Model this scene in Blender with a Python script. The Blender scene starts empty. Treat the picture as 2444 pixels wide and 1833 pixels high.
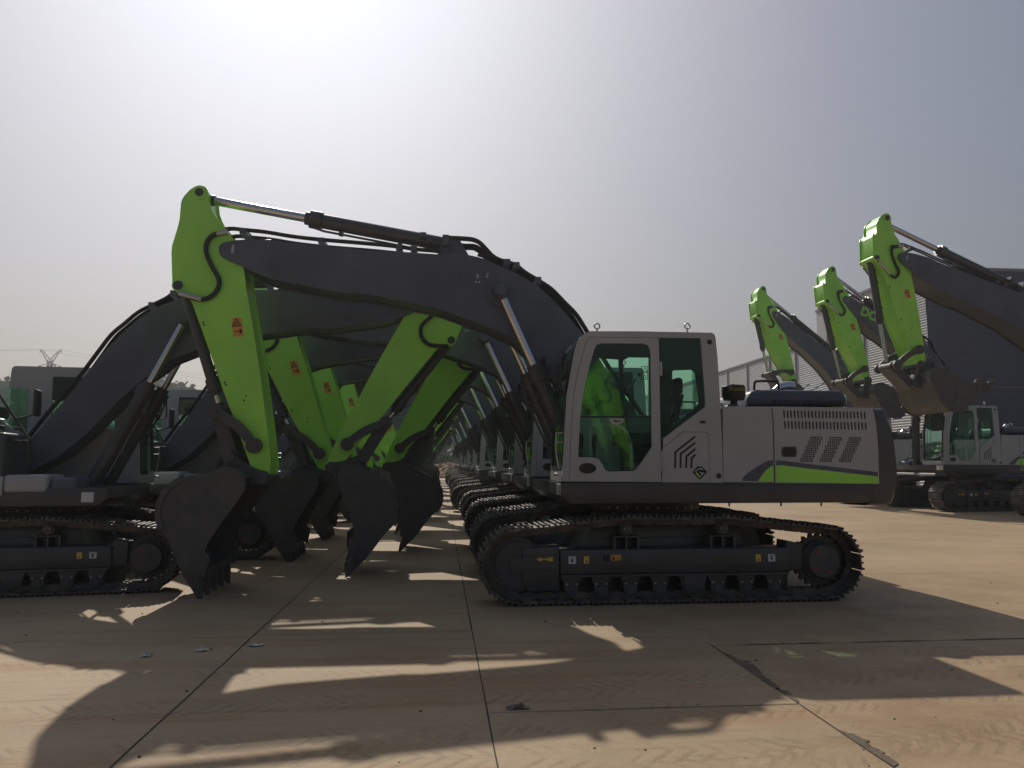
import bpy, bmesh, math, random
from mathutils import Vector, Matrix
from mathutils.geometry import delaunay_2d_cdt
random.seed(7)
R=math.radians
sc=bpy.context.scene
# ------------------------------------------------------------------ camera
cam=bpy.data.cameras.new('camera'); co=bpy.data.objects.new('camera',cam); sc.collection.objects.link(co)
cam.lens=27.04; cam.sensor_width=36; cam.clip_start=.1; cam.clip_end=3000
co.location=(0,0,1.72); co.rotation_euler=(R(90+5.88),0,R(-5.29))
sc.camera=co
# ------------------------------------------------------------------ sky, sun, exposure
SUN_EL,SUN_AZ=R(39.8),R(-12.4)
w=bpy.data.worlds.new('World'); sc.world=w; w.use_nodes=True
nt=w.node_tree; bg=nt.nodes['Background']; sky=nt.nodes.new('ShaderNodeTexSky'); sky.sky_type='NISHITA'; sky.sun_disc=False
sky.sun_elevation=SUN_EL; sky.sun_rotation=SUN_AZ; sky.air_density=1.6; sky.dust_density=6.0; sky.ozone_density=1.0; sky.altitude=0
hs=nt.nodes.new('ShaderNodeHueSaturation'); hs.inputs['Saturation'].default_value=.8; nt.links.new(sky.outputs[0],hs.inputs['Color'])
# the haze round the sun is flattened a little (thick dusty air): c/(1+c*k)
vm=nt.nodes.new('ShaderNodeVectorMath'); vm.operation='MULTIPLY_ADD'; vm.inputs[1].default_value=(.042,.041,.041); vm.inputs[2].default_value=(1,1,1); nt.links.new(hs.outputs[0],vm.inputs[0])
vd=nt.nodes.new('ShaderNodeVectorMath'); vd.operation='DIVIDE'; nt.links.new(hs.outputs[0],vd.inputs[0]); nt.links.new(vm.outputs[0],vd.inputs[1])
vt=nt.nodes.new('ShaderNodeVectorMath'); vt.operation='MULTIPLY'; vt.inputs[1].default_value=(.90,.95,1.14); nt.links.new(vd.outputs[0],vt.inputs[0])
nt.links.new(vt.outputs[0],bg.inputs[0]); bg.inputs[1].default_value=0.078
sl=bpy.data.lights.new('sun','SUN'); sl.energy=3.6; sl.angle=R(.6); sl.color=(1,.93,.82)
so=bpy.data.objects.new('sun',sl); sc.collection.objects.link(so)
sd=Vector((math.sin(SUN_AZ)*math.cos(SUN_EL),math.cos(SUN_AZ)*math.cos(SUN_EL),math.sin(SUN_EL)))
so.rotation_euler=sd.to_track_quat('Z','Y').to_euler()
sc.view_settings.view_transform='Standard'; sc.view_settings.look='None'; sc.view_settings.exposure=-0.3; sc.view_settings.gamma=1
sc.render.engine='CYCLES'; sc.cycles.max_bounces=8; sc.cycles.transparent_max_bounces=16
sc.render.resolution_x=1024; sc.render.resolution_y=768
# ------------------------------------------------------------------ materials
def mat(name,col,rough=.5,metal=0,top=None,var=.12,scale=3,bump=0,bscale=60,coat=0,dirt=None,spec=.5):
    m=bpy.data.materials.new(name); m.use_nodes=True; n=m.node_tree.nodes; l=m.node_tree.links
    b=n['Principled BSDF']; b.inputs['Roughness'].default_value=rough; b.inputs['Metallic'].default_value=metal
    b.inputs['Coat Weight'].default_value=coat; b.inputs['Coat Roughness'].default_value=.15; b.inputs['Specular IOR Level'].default_value=spec
    tc=n.new('ShaderNodeTexCoord'); nz=n.new('ShaderNodeTexNoise'); nz.inputs['Scale'].default_value=scale; nz.inputs['Detail'].default_value=8
    l.new(tc.outputs['Object'],nz.inputs['Vector'])
    mx=n.new('ShaderNodeMix'); mx.data_type='RGBA'
    d=dirt or tuple(c*(1-2*var) for c in col)
    mx.inputs[6].default_value=(*[c*(1-var) for c in col],1) if not dirt else (*col,1); mx.inputs[7].default_value=(*([min(1,c*(1+var)) for c in col] if not dirt else dirt),1)
    cr=n.new('ShaderNodeMapRange'); cr.inputs[1].default_value=.3 if not dirt else .45; cr.inputs[2].default_value=.7 if not dirt else .8
    l.new(nz.outputs[0],cr.inputs[0]); l.new(cr.outputs[0],mx.inputs[0]); l.new(mx.outputs[2],b.inputs['Base Color'])
    if top:
        ge=n.new('ShaderNodeNewGeometry'); sp=n.new('ShaderNodeSeparateXYZ'); l.new(ge.outputs['True Normal'],sp.inputs[0])
        u=n.new('ShaderNodeMapRange'); u.inputs[1].default_value=.35; u.inputs[2].default_value=.95; l.new(sp.outputs[2],u.inputs[0])
        mu=n.new('ShaderNodeMath'); mu.operation='MULTIPLY'; l.new(u.outputs[0],mu.inputs[0]); l.new(cr.outputs[0],mu.inputs[1])
        m2=n.new('ShaderNodeMix'); m2.data_type='RGBA'; l.new(mu.outputs[0],m2.inputs[0]); l.new(mx.outputs[2],m2.inputs[6]); m2.inputs[7].default_value=(*top,1); l.new(m2.outputs[2],b.inputs['Base Color'])
    r2=n.new('ShaderNodeMapRange'); r2.inputs[3].default_value=max(0,rough-.08); r2.inputs[4].default_value=min(1,rough+.12)
    nz2=n.new('ShaderNodeTexNoise'); nz2.inputs['Scale'].default_value=scale*5; nz2.inputs['Detail'].default_value=4; l.new(tc.outputs['Object'],nz2.inputs['Vector'])
    l.new(nz2.outputs[0],r2.inputs[0]); l.new(r2.outputs[0],b.inputs['Roughness'])
    if bump:
        n3=n.new('ShaderNodeTexNoise'); n3.inputs['Scale'].default_value=bscale; n3.inputs['Detail'].default_value=5; l.new(tc.outputs['Object'],n3.inputs['Vector'])
        bp=n.new('ShaderNodeBump'); bp.inputs['Strength'].default_value=bump; bp.inputs['Distance'].default_value=.01
        l.new(n3.outputs[0],bp.inputs['Height']); l.new(bp.outputs[0],b.inputs['Normal'])
    return m
GREEN=mat('green_paint',(.36,.82,.085),.34,var=.10,scale=1.6,coat=.3)
GREY=mat('grey_paint',(.405,.405,.41),.36,var=.07,scale=1.5,coat=.3)
BLACK=mat('black_paint',(.058,.06,.063),.38,var=.2,scale=2,coat=.15)
BOOM=mat('charcoal_paint',(.085,.096,.125),.42,var=.22,scale=1.6,bump=.05,bscale=8)
CAST=mat('dark_cast_steel',(.07,.07,.073),.55,var=.25,scale=4,bump=.15,dirt=(.11,.10,.088))
SHOE=mat('dusty_track_steel',(.07,.065,.06),.5,metal=.1,top=(.34,.28,.21),var=.3,scale=6,bump=.2,dirt=(.2,.165,.13))
CHROME=mat('chrome',(.62,.62,.63),.16,metal=1,var=.05,scale=3)
RUBBER=mat('black_rubber',(.018,.018,.02),.6,var=.2)
STEEL=mat('bright_steel',(.5,.5,.5),.35,metal=.9)
SEAT=mat('seat_fabric',(.03,.033,.036),.85,var=.2,scale=20)
ORANGE=mat('orange_sticker',(.72,.33,.06),.5,var=.05)
YELLOW=mat('yellow_sticker',(.75,.5,.08),.5,var=.05)
WHITE=mat('white_sticker',(.7,.7,.7),.5,var=.05)
INK=mat('black_ink',(.02,.02,.02),.6)
REDP=mat('red_paint',(.45,.04,.02),.5)
BRASS=mat('dull_yellow_ink',(.35,.33,.08),.5)
def glass(name,tint,mixf=.12):
    m=bpy.data.materials.new(name); m.use_nodes=True; n=m.node_tree.nodes; l=m.node_tree.links
    n.remove(n['Principled BSDF']); o=n['Material Output']
    t=n.new('ShaderNodeBsdfTransparent'); t.inputs[0].default_value=(*tint,1)
    g=n.new('ShaderNodeBsdfGlossy'); g.inputs['Roughness'].default_value=.03; g.inputs[0].default_value=(.9,1,.95,1)
    fr=n.new('ShaderNodeFresnel'); fr.inputs[0].default_value=1.5
    mt=n.new('ShaderNodeMath'); mt.operation='MULTIPLY_ADD'; mt.inputs[1].default_value=.62; mt.inputs[2].default_value=.0
    l.new(fr.outputs[0],mt.inputs[0])
    x=n.new('ShaderNodeMixShader'); l.new(mt.outputs[0],x.inputs[0]); l.new(t.outputs[0],x.inputs[1]); l.new(g.outputs[0],x.inputs[2]); l.new(x.outputs[0],o.inputs[0])
    return m
GLASS=glass('green_tinted_glass',(.80,.96,.88))
# ------------------------------------------------------------------ mesh helpers
def link(o): sc.collection.objects.link(o)
class MB:
    def __init__(s): s.bm=bmesh.new()
    def prism(s,pts,y0,y1,bev=0,seg=2):
        bm=s.bm; v0=[bm.verts.new((x,y0,z)) for x,z in pts]; v1=[bm.verts.new((x,y1,z)) for x,z in pts]
        n=len(pts); fs=[bm.faces.new(v0),bm.faces.new(v1[::-1])]
        for i in range(n): fs.append(bm.faces.new((v0[(i+1)%n],v0[i],v1[i],v1[(i+1)%n])))
        if bev:
            ed=set()
            for f in fs[:2]: ed|=set(f.edges)
            bmesh.ops.bevel(bm,geom=list(ed),offset=bev,segments=seg,affect='EDGES',profile=.5,clamp_overlap=True)
        return s
    def plate(s,outer,holes,y0,y1):
        bm=s.bm; loops=[outer]+list(holes); co=[]; ed=[]
        for lp in loops:
            k=len(co); co+=[Vector(p) for p in lp]; ed+=[(k+i,k+(i+1)%len(lp)) for i in range(len(lp))]
        vo,eo,fo,_,_,_=delaunay_2d_cdt(co,ed,[],0,1e-6)
        def inside(p,poly):
            c=False
            for i in range(len(poly)):
                (x0,z0),(x1,z1)=poly[i-1],poly[i]
                if (z0>p[1])!=(z1>p[1]) and p[0]<(x1-x0)*(p[1]-z0)/(z1-z0)+x0: c=not c
            return c
        bx=[(min(a for a,b in h),max(a for a,b in h),min(b for a,b in h),max(b for a,b in h),h) for h in holes]
        keep=[]
        for f in fo:
            c=(sum(vo[i].x for i in f)/3,sum(vo[i].y for i in f)/3)
            if not inside(c,outer): continue
            if any(b[0]<=c[0]<=b[1] and b[2]<=c[1]<=b[3] and inside(c,b[4]) for b in bx): continue
            keep.append(f)
        A=[bm.verts.new((v.x,y0,v.y)) for v in vo]; B=[bm.verts.new((v.x,y1,v.y)) for v in vo]
        cnt={}
        for f in keep:
            bm.faces.new([A[i] for i in f]); bm.faces.new([B[i] for i in f][::-1])
            for k in range(3):
                e=(f[k],f[(k+1)%3]); cnt[tuple(sorted(e))]=cnt.get(tuple(sorted(e)),0)+1
        for (a,b),n in cnt.items():
            if n==1: bm.faces.new((A[a],A[b],B[b],B[a]))
        bmesh.ops.delete(bm,geom=[v for v in A+B if not v.link_faces],context='VERTS')
        return s
    def box(s,x0,x1,y0,y1,z0,z1,bev=0,seg=2):
        bm=s.bm; v=[bm.verts.new((x,y,z)) for x in (x0,x1) for y in (y0,y1) for z in (z0,z1)]
        fs=[bm.faces.new([v[i] for i in q]) for q in ((0,1,3,2),(4,6,7,5),(0,4,5,1),(2,3,7,6),(0,2,6,4),(1,5,7,3))]
        if bev:
            ed=set()
            for f in fs: ed|=set(f.edges)
            bmesh.ops.bevel(bm,geom=list(ed),offset=bev,segments=seg,affect='EDGES',profile=.5,clamp_overlap=True)
        return s
    def obox(s,c,u,v,w):
        # box about c with half vectors u,v,w
        bm=s.bm; c=Vector(c);u=Vector(u);v=Vector(v);w=Vector(w)
        p=[bm.verts.new(c+a*u+b*v+d*w) for a in (-1,1) for b in (-1,1) for d in (-1,1)]
        for q in ((0,1,3,2),(4,6,7,5),(0,4,5,1),(2,3,7,6),(0,2,6,4),(1,5,7,3)): bm.faces.new([p[i] for i in q])
        return s
    def cyl(s,p0,p1,r,seg=20,r2=None):
        return s.rings([p0,p1],[r,r if r2 is None else r2],seg)
    def rings(s,pts,rad,seg=12):
        bm=s.bm; P=[Vector(p) for p in pts]; n=len(P); prev=None; rs=[]
        for i in range(n):
            d=(P[min(i+1,n-1)]-P[max(i-1,0)])
            if d.length<1e-9: d=Vector((0,0,1))
            d.normalize()
            if prev is None: a=d.orthogonal().normalized()
            else: a=(prev-d*prev.dot(d)).normalized()
            prev=a; b=d.cross(a); r=rad[i]
            rs.append([bm.verts.new(P[i]+r*(math.cos(t)*a+math.sin(t)*b)) for t in [2*math.pi*k/seg for k in range(seg)]])
        for i in range(n-1):
            for k in range(seg): bm.faces.new((rs[i][k],rs[i][(k+1)%seg],rs[i+1][(k+1)%seg],rs[i+1][k]))
        bm.faces.new(rs[0][::-1]); bm.faces.new(rs[-1]); return s
    def tube(s,pts,r,seg=8,smooth=2):
        P=[Vector(p) for p in pts]
        if len(P)>2 and smooth:
            Q=[]
            for i in range(len(P)-1):
                p0=P[max(i-1,0)];p1=P[i];p2=P[i+1];p3=P[min(i+2,len(P)-1)]
                for k in range(smooth+1):
                    t=k/(smooth+1)
                    Q.append(.5*((2*p1)+(p2-p0)*t+(2*p0-5*p1+4*p2-p3)*t*t+(3*p1-p0-3*p2+p3)*t**3))
            Q.append(P[-1]); P=Q
        return s.rings(P,[r]*len(P),seg)
    def lathe(s,c,prof,seg=32):
        # prof (r,z) about vertical axis at c=(x,y)
        bm=s.bm; rs=[[bm.verts.new((c[0]+r*math.cos(t),c[1]+r*math.sin(t),z)) for t in [2*math.pi*k/seg for k in range(seg)]] for r,z in prof]
        for i in range(len(rs)-1):
            for k in range(seg): bm.faces.new((rs[i][k],rs[i][(k+1)%seg],rs[i+1][(k+1)%seg],rs[i+1][k]))
        bm.faces.new(rs[0][::-1]); bm.faces.new(rs[-1]); return s
    def strip(s,pts,wd,y0,y1):
        # mitred thin band along a polyline in XZ
        P=[Vector((x,0,z)) for x,z in pts]
        for i in range(len(P)-1):
            d=(P[i+1]-P[i]).normalized(); n=Vector((-d.z,0,d.x))*wd/2; e=d*wd*.2
            a=P[i]-e; b=P[i+1]+e; yo=(i%2)*.0006
            s.prism([(q.x,q.z) for q in (a-n,b-n,b+n,a+n)],y0-yo,y1)
        return s
    def build(s,name,m,parent=None,xf=None,ang=32):
        bm=s.bm
        bmesh.ops.recalc_face_normals(bm,faces=bm.faces)
        if xf is not None: bmesh.ops.transform(bm,matrix=xf,verts=bm.verts)
        me=bpy.data.meshes.new(name); bm.to_mesh(me); bm.free()
        me.materials.append(m)
        me.polygons.foreach_set('use_smooth',[True]*len(me.polygons)); me.set_sharp_from_angle(angle=R(ang))
        o=bpy.data.objects.new(name,me); link(o)
        if parent: o.parent=parent
        return o
def tag(o,label=None,cat=None,group=None,kind=None):
    if label: o['label']=label
    if cat: o['category']=cat
    if group: o['group']=group
    if kind: o['kind']=kind
    return o
def empty(name,loc=(0,0,0),rz=0):
    o=bpy.data.objects.new(name,None); link(o); o.location=loc; o.rotation_euler=(0,0,rz); o.empty_display_size=.2; return o
def kids(o): return [c for c in bpy.data.objects if c.parent==o]
def rr(x0,x1,z0,z1,r,n=4):
    out=[]
    for cx,cz,a0 in ((x1-r,z1-r,0),(x0+r,z1-r,90),(x0+r,z0+r,180),(x1-r,z0+r,270)):
        for k in range(n+1):
            a=R(a0+90*k/n); out.append((cx+r*math.cos(a),cz+r*math.sin(a)))
    return out
def circ(x,z,r,n=16): return [(x+r*math.cos(2*math.pi*k/n),z+r*math.sin(2*math.pi*k/n)) for k in range(n)]
def text_mesh(txt,size,name,m,parent,M,outline=0,depth=.002,shear=0):
    cu=bpy.data.curves.new(name,'FONT'); cu.body=txt; cu.size=size; cu.extrude=depth; cu.shear=shear; cu.align_x='CENTER'; cu.align_y='CENTER'
    if outline: cu.fill_mode='NONE' ; cu.bevel_depth=outline
    t=bpy.data.objects.new('tmp',cu); link(t)
    me=bpy.data.meshes.new_from_object(t.evaluated_get(bpy.context.evaluated_depsgraph_get()))
    bpy.data.objects.remove(t); me.transform(M); me.materials.clear(); me.materials.append(m)
    o=bpy.data.objects.new(name,me); link(o); o.parent=parent; return o
FACE=Matrix.Rotation(R(90),4,'X')
# image pixel coordinates (x right, y down -> metres on the machine's near side plane
def c2m(x,y): w=-1.1299044e-05*x+1.2501562e-05*y+1; return ((0.0011981686*x+-2.5200078e-05*y+0.5731934)/w,(-1.9434356e-05*x+-0.0011427258*y+2.930207)/w)
def c1m(x,y): w=-1.5469549e-05*x+1.7115918e-05*y+1; return ((0.0016404156*x+-3.4501487e-05*y+-1.706067)/w,(-2.6607624e-05*x+-0.0015645086*y+3.600586)/w)
def s2m(x,y): w=-5.0168722e-05*x+5.5508002e-05*y+1; return ((0.0053199712*x+-0.0001118905*y+-8.393181)/w,(-8.6290202e-05*x+-0.0050738002*y+7.435069)/w)

def rrpx(x0,x1,y0,y1,r): return [c2m(a,b) for a,b in rr(x0,x1,y0,y1,r,3)]
def off(p,d):
    # inward offset of a closed outline
    n=len(p); A=sum(p[i-1][0]*p[i][1]-p[i][0]*p[i-1][1] for i in range(n)); sg=1 if A>0 else -1; out=[]
    for i in range(n):
        a,b,c=Vector(p[i-1]),Vector(p[i]),Vector(p[(i+1)%n]); e1=(b-a).normalized(); e2=(c-b).normalized()
        t=(e1+e2); t=t.normalized() if t.length>1e-6 else e1
        nrm=Vector((-t.y,t.x))*sg; out.append(tuple(b+nrm*d))
    return out
def cen(p): return (sum(a for a,b in p)/len(p),sum(b for a,b in p)/len(p))
def shrink(p,f):
    c=cen(p); return [(c[0]+(a-c[0])*f,c[1]+(b-c[1])*f) for a,b in p]
def grow(p,d):
    c=cen(p); out=[]
    for a,b in p:
        l=math.hypot(a-c[0],b-c[1]); out.append((a+(a-c[0])/l*d,b+(b-c[1])/l*d))
    return out
# ------------------------------------------------------------------ undercarriage
def track_path():
    p=[]; r=.44
    sx,sz=1.96,.48; ix,iz=-1.95,.48
    def arc(cx,cz,a0,a1,n):
        return [(cx+r*math.cos(R(a0+(a1-a0)*k/n)),cz+r*math.sin(R(a0+(a1-a0)*k/n))) for k in range(n+1)]
    p+=[(-1.8,.03),(-1,.03),(0,.03),(1,.03),(1.88,.03)]
    p+=arc(sx,sz,-80,75,16)
    p+=[(1.6,.955),(1.2,1.0),(.68,1.055),(.1,1.045),(-.55,1.06),(-1.1,1.01),(-1.6,.95)]
    p+=arc(ix,iz,105,262,16)
    return p
def resample(p,n):
    P=[Vector((x,0,z)) for x,z in p]; P.append(P[0]); L=[0]
    for i in range(len(P)-1): L.append(L[-1]+(P[i+1]-P[i]).length)
    out=[];j=0
    for k in range(n):
        t=L[-1]*k/n
        while L[j+1]<t: j+=1
        u=(t-L[j])/(L[j+1]-L[j]); out.append((P[j].lerp(P[j+1],u),(P[j+1]-P[j]).normalized()))
    return out,L[-1]
def uc_parts(root):
    out=[]
    for s in (-1,1):
        yo=s*1.6; yi=s*1.0; yc=s*1.3; hw=.30
        m=MB(); pts,L=resample(track_path(),50); pit=L/50
        for p,d in pts:
            n=Vector((d.z,0,-d.x))      # outward
            c=Vector((p.x,yc,p.z))
            m.obox(c+n*-.012,d*pit*.46,Vector((0,hw,0)),n*.011)
            m.obox(c+n*.012+d*pit*.30,d*.011,Vector((0,hw*.99,0)),n*.021)
            m.obox(c+n*.008-d*pit*.05,d*.011,Vector((0,hw*.99,0)),n*.017)
            m.obox(c+n*.012-d*pit*.40,d*.012,Vector((0,hw*.99,0)),n*.021)
            for q in (-.085,.085):
                m.obox(c+Vector((0,q,0))-n*.065,d*pit*.40,Vector((0,.022,0)),n*.042)
                m.cyl(c+Vector((0,q-.03,0))-n*.065+d*pit*.5,c+Vector((0,q+.03,0))-n*.065+d*pit*.5,.034,8)
            for q in (-.17,-.1,.1,.17): m.obox(c+Vector((0,q,0))+n*.004+d*pit*.12,d*.015,Vector((0,.015,0)),n*.008)
        out.append(m.build('crawler_track',SHOE,root))
        # side frame
        m=MB(); ya,yb=s*1.13,s*1.50
        m.box(-1.42,1.5,min(ya,yb),max(ya,yb),.36,.66,.02)
        m.box(-1.42,1.48,min(ya,s*1.52),max(ya,s*1.52),.33,.357)
        m.prism([(-1.82,.16),(-1.43,.16),(-1.43,.7),(-1.88,.68),(-1.9,.3)],min(ya,s*1.47),max(ya,s*1.47),.015)
        for z in (.42,.52,.60): m.box(-1.88,-1.45,min(s*1.47,s*1.482),max(s*1.47,s*1.482),z-.003,z+.003)
        for x in (-.58,.66):
            m.box(x-.16,x+.16,min(s*1.2,s*1.46),max(s*1.2,s*1.46),.80,.815)
            for q in (-.15,0,.15): m.box(x+q-.012,x+q+.012,min(s*1.2,s*1.45),max(s*1.2,s*1.45),.655,.80)
        for k in range(8):
            x=-1.28+k*.37
            m.prism([(x-.13,.34),(x+.13,.34),(x+.08,.2),(x-.08,.2)],min(s*1.42,s*1.47),max(s*1.42,s*1.47))
        m.prism([(.12,.34),(.42,.34),(.38,.12),(.16,.12)],min(s*1.48,s*1.5),max(s*1.48,s*1.5),.004)
        m.prism([(1.45,.33),(1.70,.4),(1.70,.7),(1.5,.74)],min(ya,s*1.44),max(ya,s*1.44),.015)
        m.box(-1.42,1.62,min(s*1.10,s*1.16),max(s*1.10,s*1.16),.09,.5)
        fr=m.build('side_frame',BLACK,root); out.append(fr)
        # rollers
        for k in range(8):
            x=-1.28+k*.37; m=MB(); m.cyl((x,s*1.14,.17),(x,s*1.46,.17),.085,16); m.cyl((x,s*1.46,.17),(x,s*1.485,.17),.05,12)
            out.append(m.build('track_roller',CAST,root))
        m=MB()
        for k in range(8):
            x=-1.28+k*.37
            for q in (-.06,.06): m.cyl((x+q,s*1.47,.24),(x+q,s*1.486,.24),.012,6)
        m.build('bolt_row',STEEL,fr)
        for x in (-.58,.66):
            m=MB(); m.cyl((x,s*1.2,.90),(x,s*1.44,.90),.08,16); m.cyl((x,s*1.44,.90),(x,s*1.48,.90),.055,16); 
            rl=m.build('carrier_roller',CAST,root); out.append(rl)
            for q in (-.03,.03): m=MB(); m.cyl((x+q,s*1.48,.91),(x+q,s*1.487,.91),.007,6); m.build('bolt',STEEL,rl)
        # idler
        m=MB(); m.cyl((-1.95,s*1.2,.48),(-1.95,s*1.4,.48),.33,32); m.cyl((-1.95,s*1.16,.48),(-1.95,s*1.44,.48),.27,32); m.cyl((-1.95,s*1.44,.48),(-1.95,s*1.48,.48),.1,20)
        out.append(m.build('idler_wheel',CAST,root))
        # sprocket with motor drum
        m=MB(); N=21; tp=[]
        for k in range(N*4):
            a=2*math.pi*k/(N*4); rr_=.345 if k%4 in(0,1) else .30; tp.append((1.96+rr_*math.cos(a),.48+rr_*math.sin(a)))
        m.prism(tp,min(s*1.27,s*1.33),max(s*1.27,s*1.33)); m.cyl((1.96,s*1.1,.48),(1.96,s*1.40,.48),.25,32); m.cyl((1.96,s*1.40,.48),(1.96,s*1.50,.48),.235,32,.20)
        sp=m.build('drive_sprocket',CAST,root); out.append(sp)
        for a in (130,215,300): m=MB(); m.cyl((1.96+.15*math.cos(R(a)),s*1.45,.48+.15*math.sin(R(a))),(1.96+.15*math.cos(R(a)),s*1.506,.48+.15*math.sin(R(a))),.019,10); m.build('drain_plug',REDP,sp)
        m=MB()
        for k in range(12):
            a=R(30*k+10); m.cyl((1.96+.222*math.cos(a),s*1.40,.48+.222*math.sin(a)),(1.96+.222*math.cos(a),s*1.452,.48+.222*math.sin(a)),.012,6)
        m.build('bolt_ring',CAST,sp)
        # stickers (thin plates 2 mm proud)
        y0,y1=(s*1.4985,s*1.5035)
        def stk(name,x0,x1,z0,z1,mt,y=None):
            q=MB(); a,b=(y0,y1); q.box(x0,x1,min(a,b),max(a,b),z0,z1); return q.build(name,mt,fr)
        def ink(pp,st,mt=INK):
            q=MB()
            for poly in pp: q.prism(poly,min(s*1.503,s*1.506),max(s*1.503,s*1.506))
            q.build('symbol',mt,st)
        for x0 in (-1.32,1.22):
            st=stk('lashing_sticker',x0,x0+.092,.49,.58,WHITE)
            ink([[(x0+.02,.558),(x0+.072,.558),(x0+.072,.566),(x0+.02,.566)],[(x0+.03,.51),(x0+.04,.51),(x0+.062,.548),(x0+.03,.548)],[(x0+.05,.508),(x0+.068,.512),(x0+.05,.53)]],st)
        for x0 in (-1.13,1.06):
            st=stk('hook_sticker',x0,x0+.065,.49,.58,YELLOW)
            ink([[(x0+.028,.53),(x0+.036,.53),(x0+.046,.512),(x0+.036,.498),(x0+.02,.504),(x0+.026,.510),(x0+.034,.508),(x0+.036,.514)]],st)
        st=stk('warning_sticker',-.79,-.66,.525,.592,ORANGE)
        ink([[(-.78,.535),(-.733,.535),(-.757,.58)],[(-.715,.54),(-.675,.54),(-.675,.545),(-.715,.545)],[(-.715,.545),(-.71,.545),(-.71,.57),(-.715,.57)],[(-.68,.545),(-.675,.545),(-.675,.57),(-.68,.57)]],st)
        q=MB(); ay0,ay1=(min(s*1.469,s*1.485),max(s*1.469,s*1.485))
        q.prism([(-1.72,.545),(-1.655,.575),(-1.655,.555),(-1.60,.552),(-1.55,.57),(-1.505,.57),(-1.52,.545),(-1.505,.52),(-1.55,.52),(-1.60,.538),(-1.655,.535),(-1.655,.515)],ay0,ay1)
        q.build('arrow_sticker',YELLOW,fr)
        q=MB(); q.box(-.89,-.81,min(s*1.49,s*1.512),max(s*1.49,s*1.512),.515,.595,.015); q.build('grease_cover',RUBBER,fr)
    m=MB(); m.box(-.85,.85,-1.15,1.15,.5,.78,.04)
    m.prism([(-1.2,.4),(1.2,.4),(.95,.93),(-.95,.93)],-1.13,-.3,.03); m.prism([(-1.2,.4),(1.2,.4),(.95,.93),(-.95,.93)],.3,1.13,.03)
    m.lathe((0,0),[(.70,.78),(.70,.95)],32)
    out.append(m.build('car_body',BLACK,root))
    m=MB(); m.lathe((.02,0),[(.70,.95),(.74,.95),(.74,1.04),(.70,1.045),(.70,1.08),(.79,1.08),(.79,1.175),(.7,1.175)],40)
    sb=m.build('swing_bearing',CAST,root); out.append(sb)
    m=MB()
    for k in range(36):
        a=2*math.pi*k/36
        for r,z in ((.735,1.0),(.79,1.12)): m.cyl((.02+(r-.01)*math.cos(a),(r-.01)*math.sin(a),z),(.02+(r+.012)*math.cos(a),(r+.012)*math.sin(a),z),.012,6)
    m.build('bolt_ring',STEEL,sb)
    return out
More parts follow.
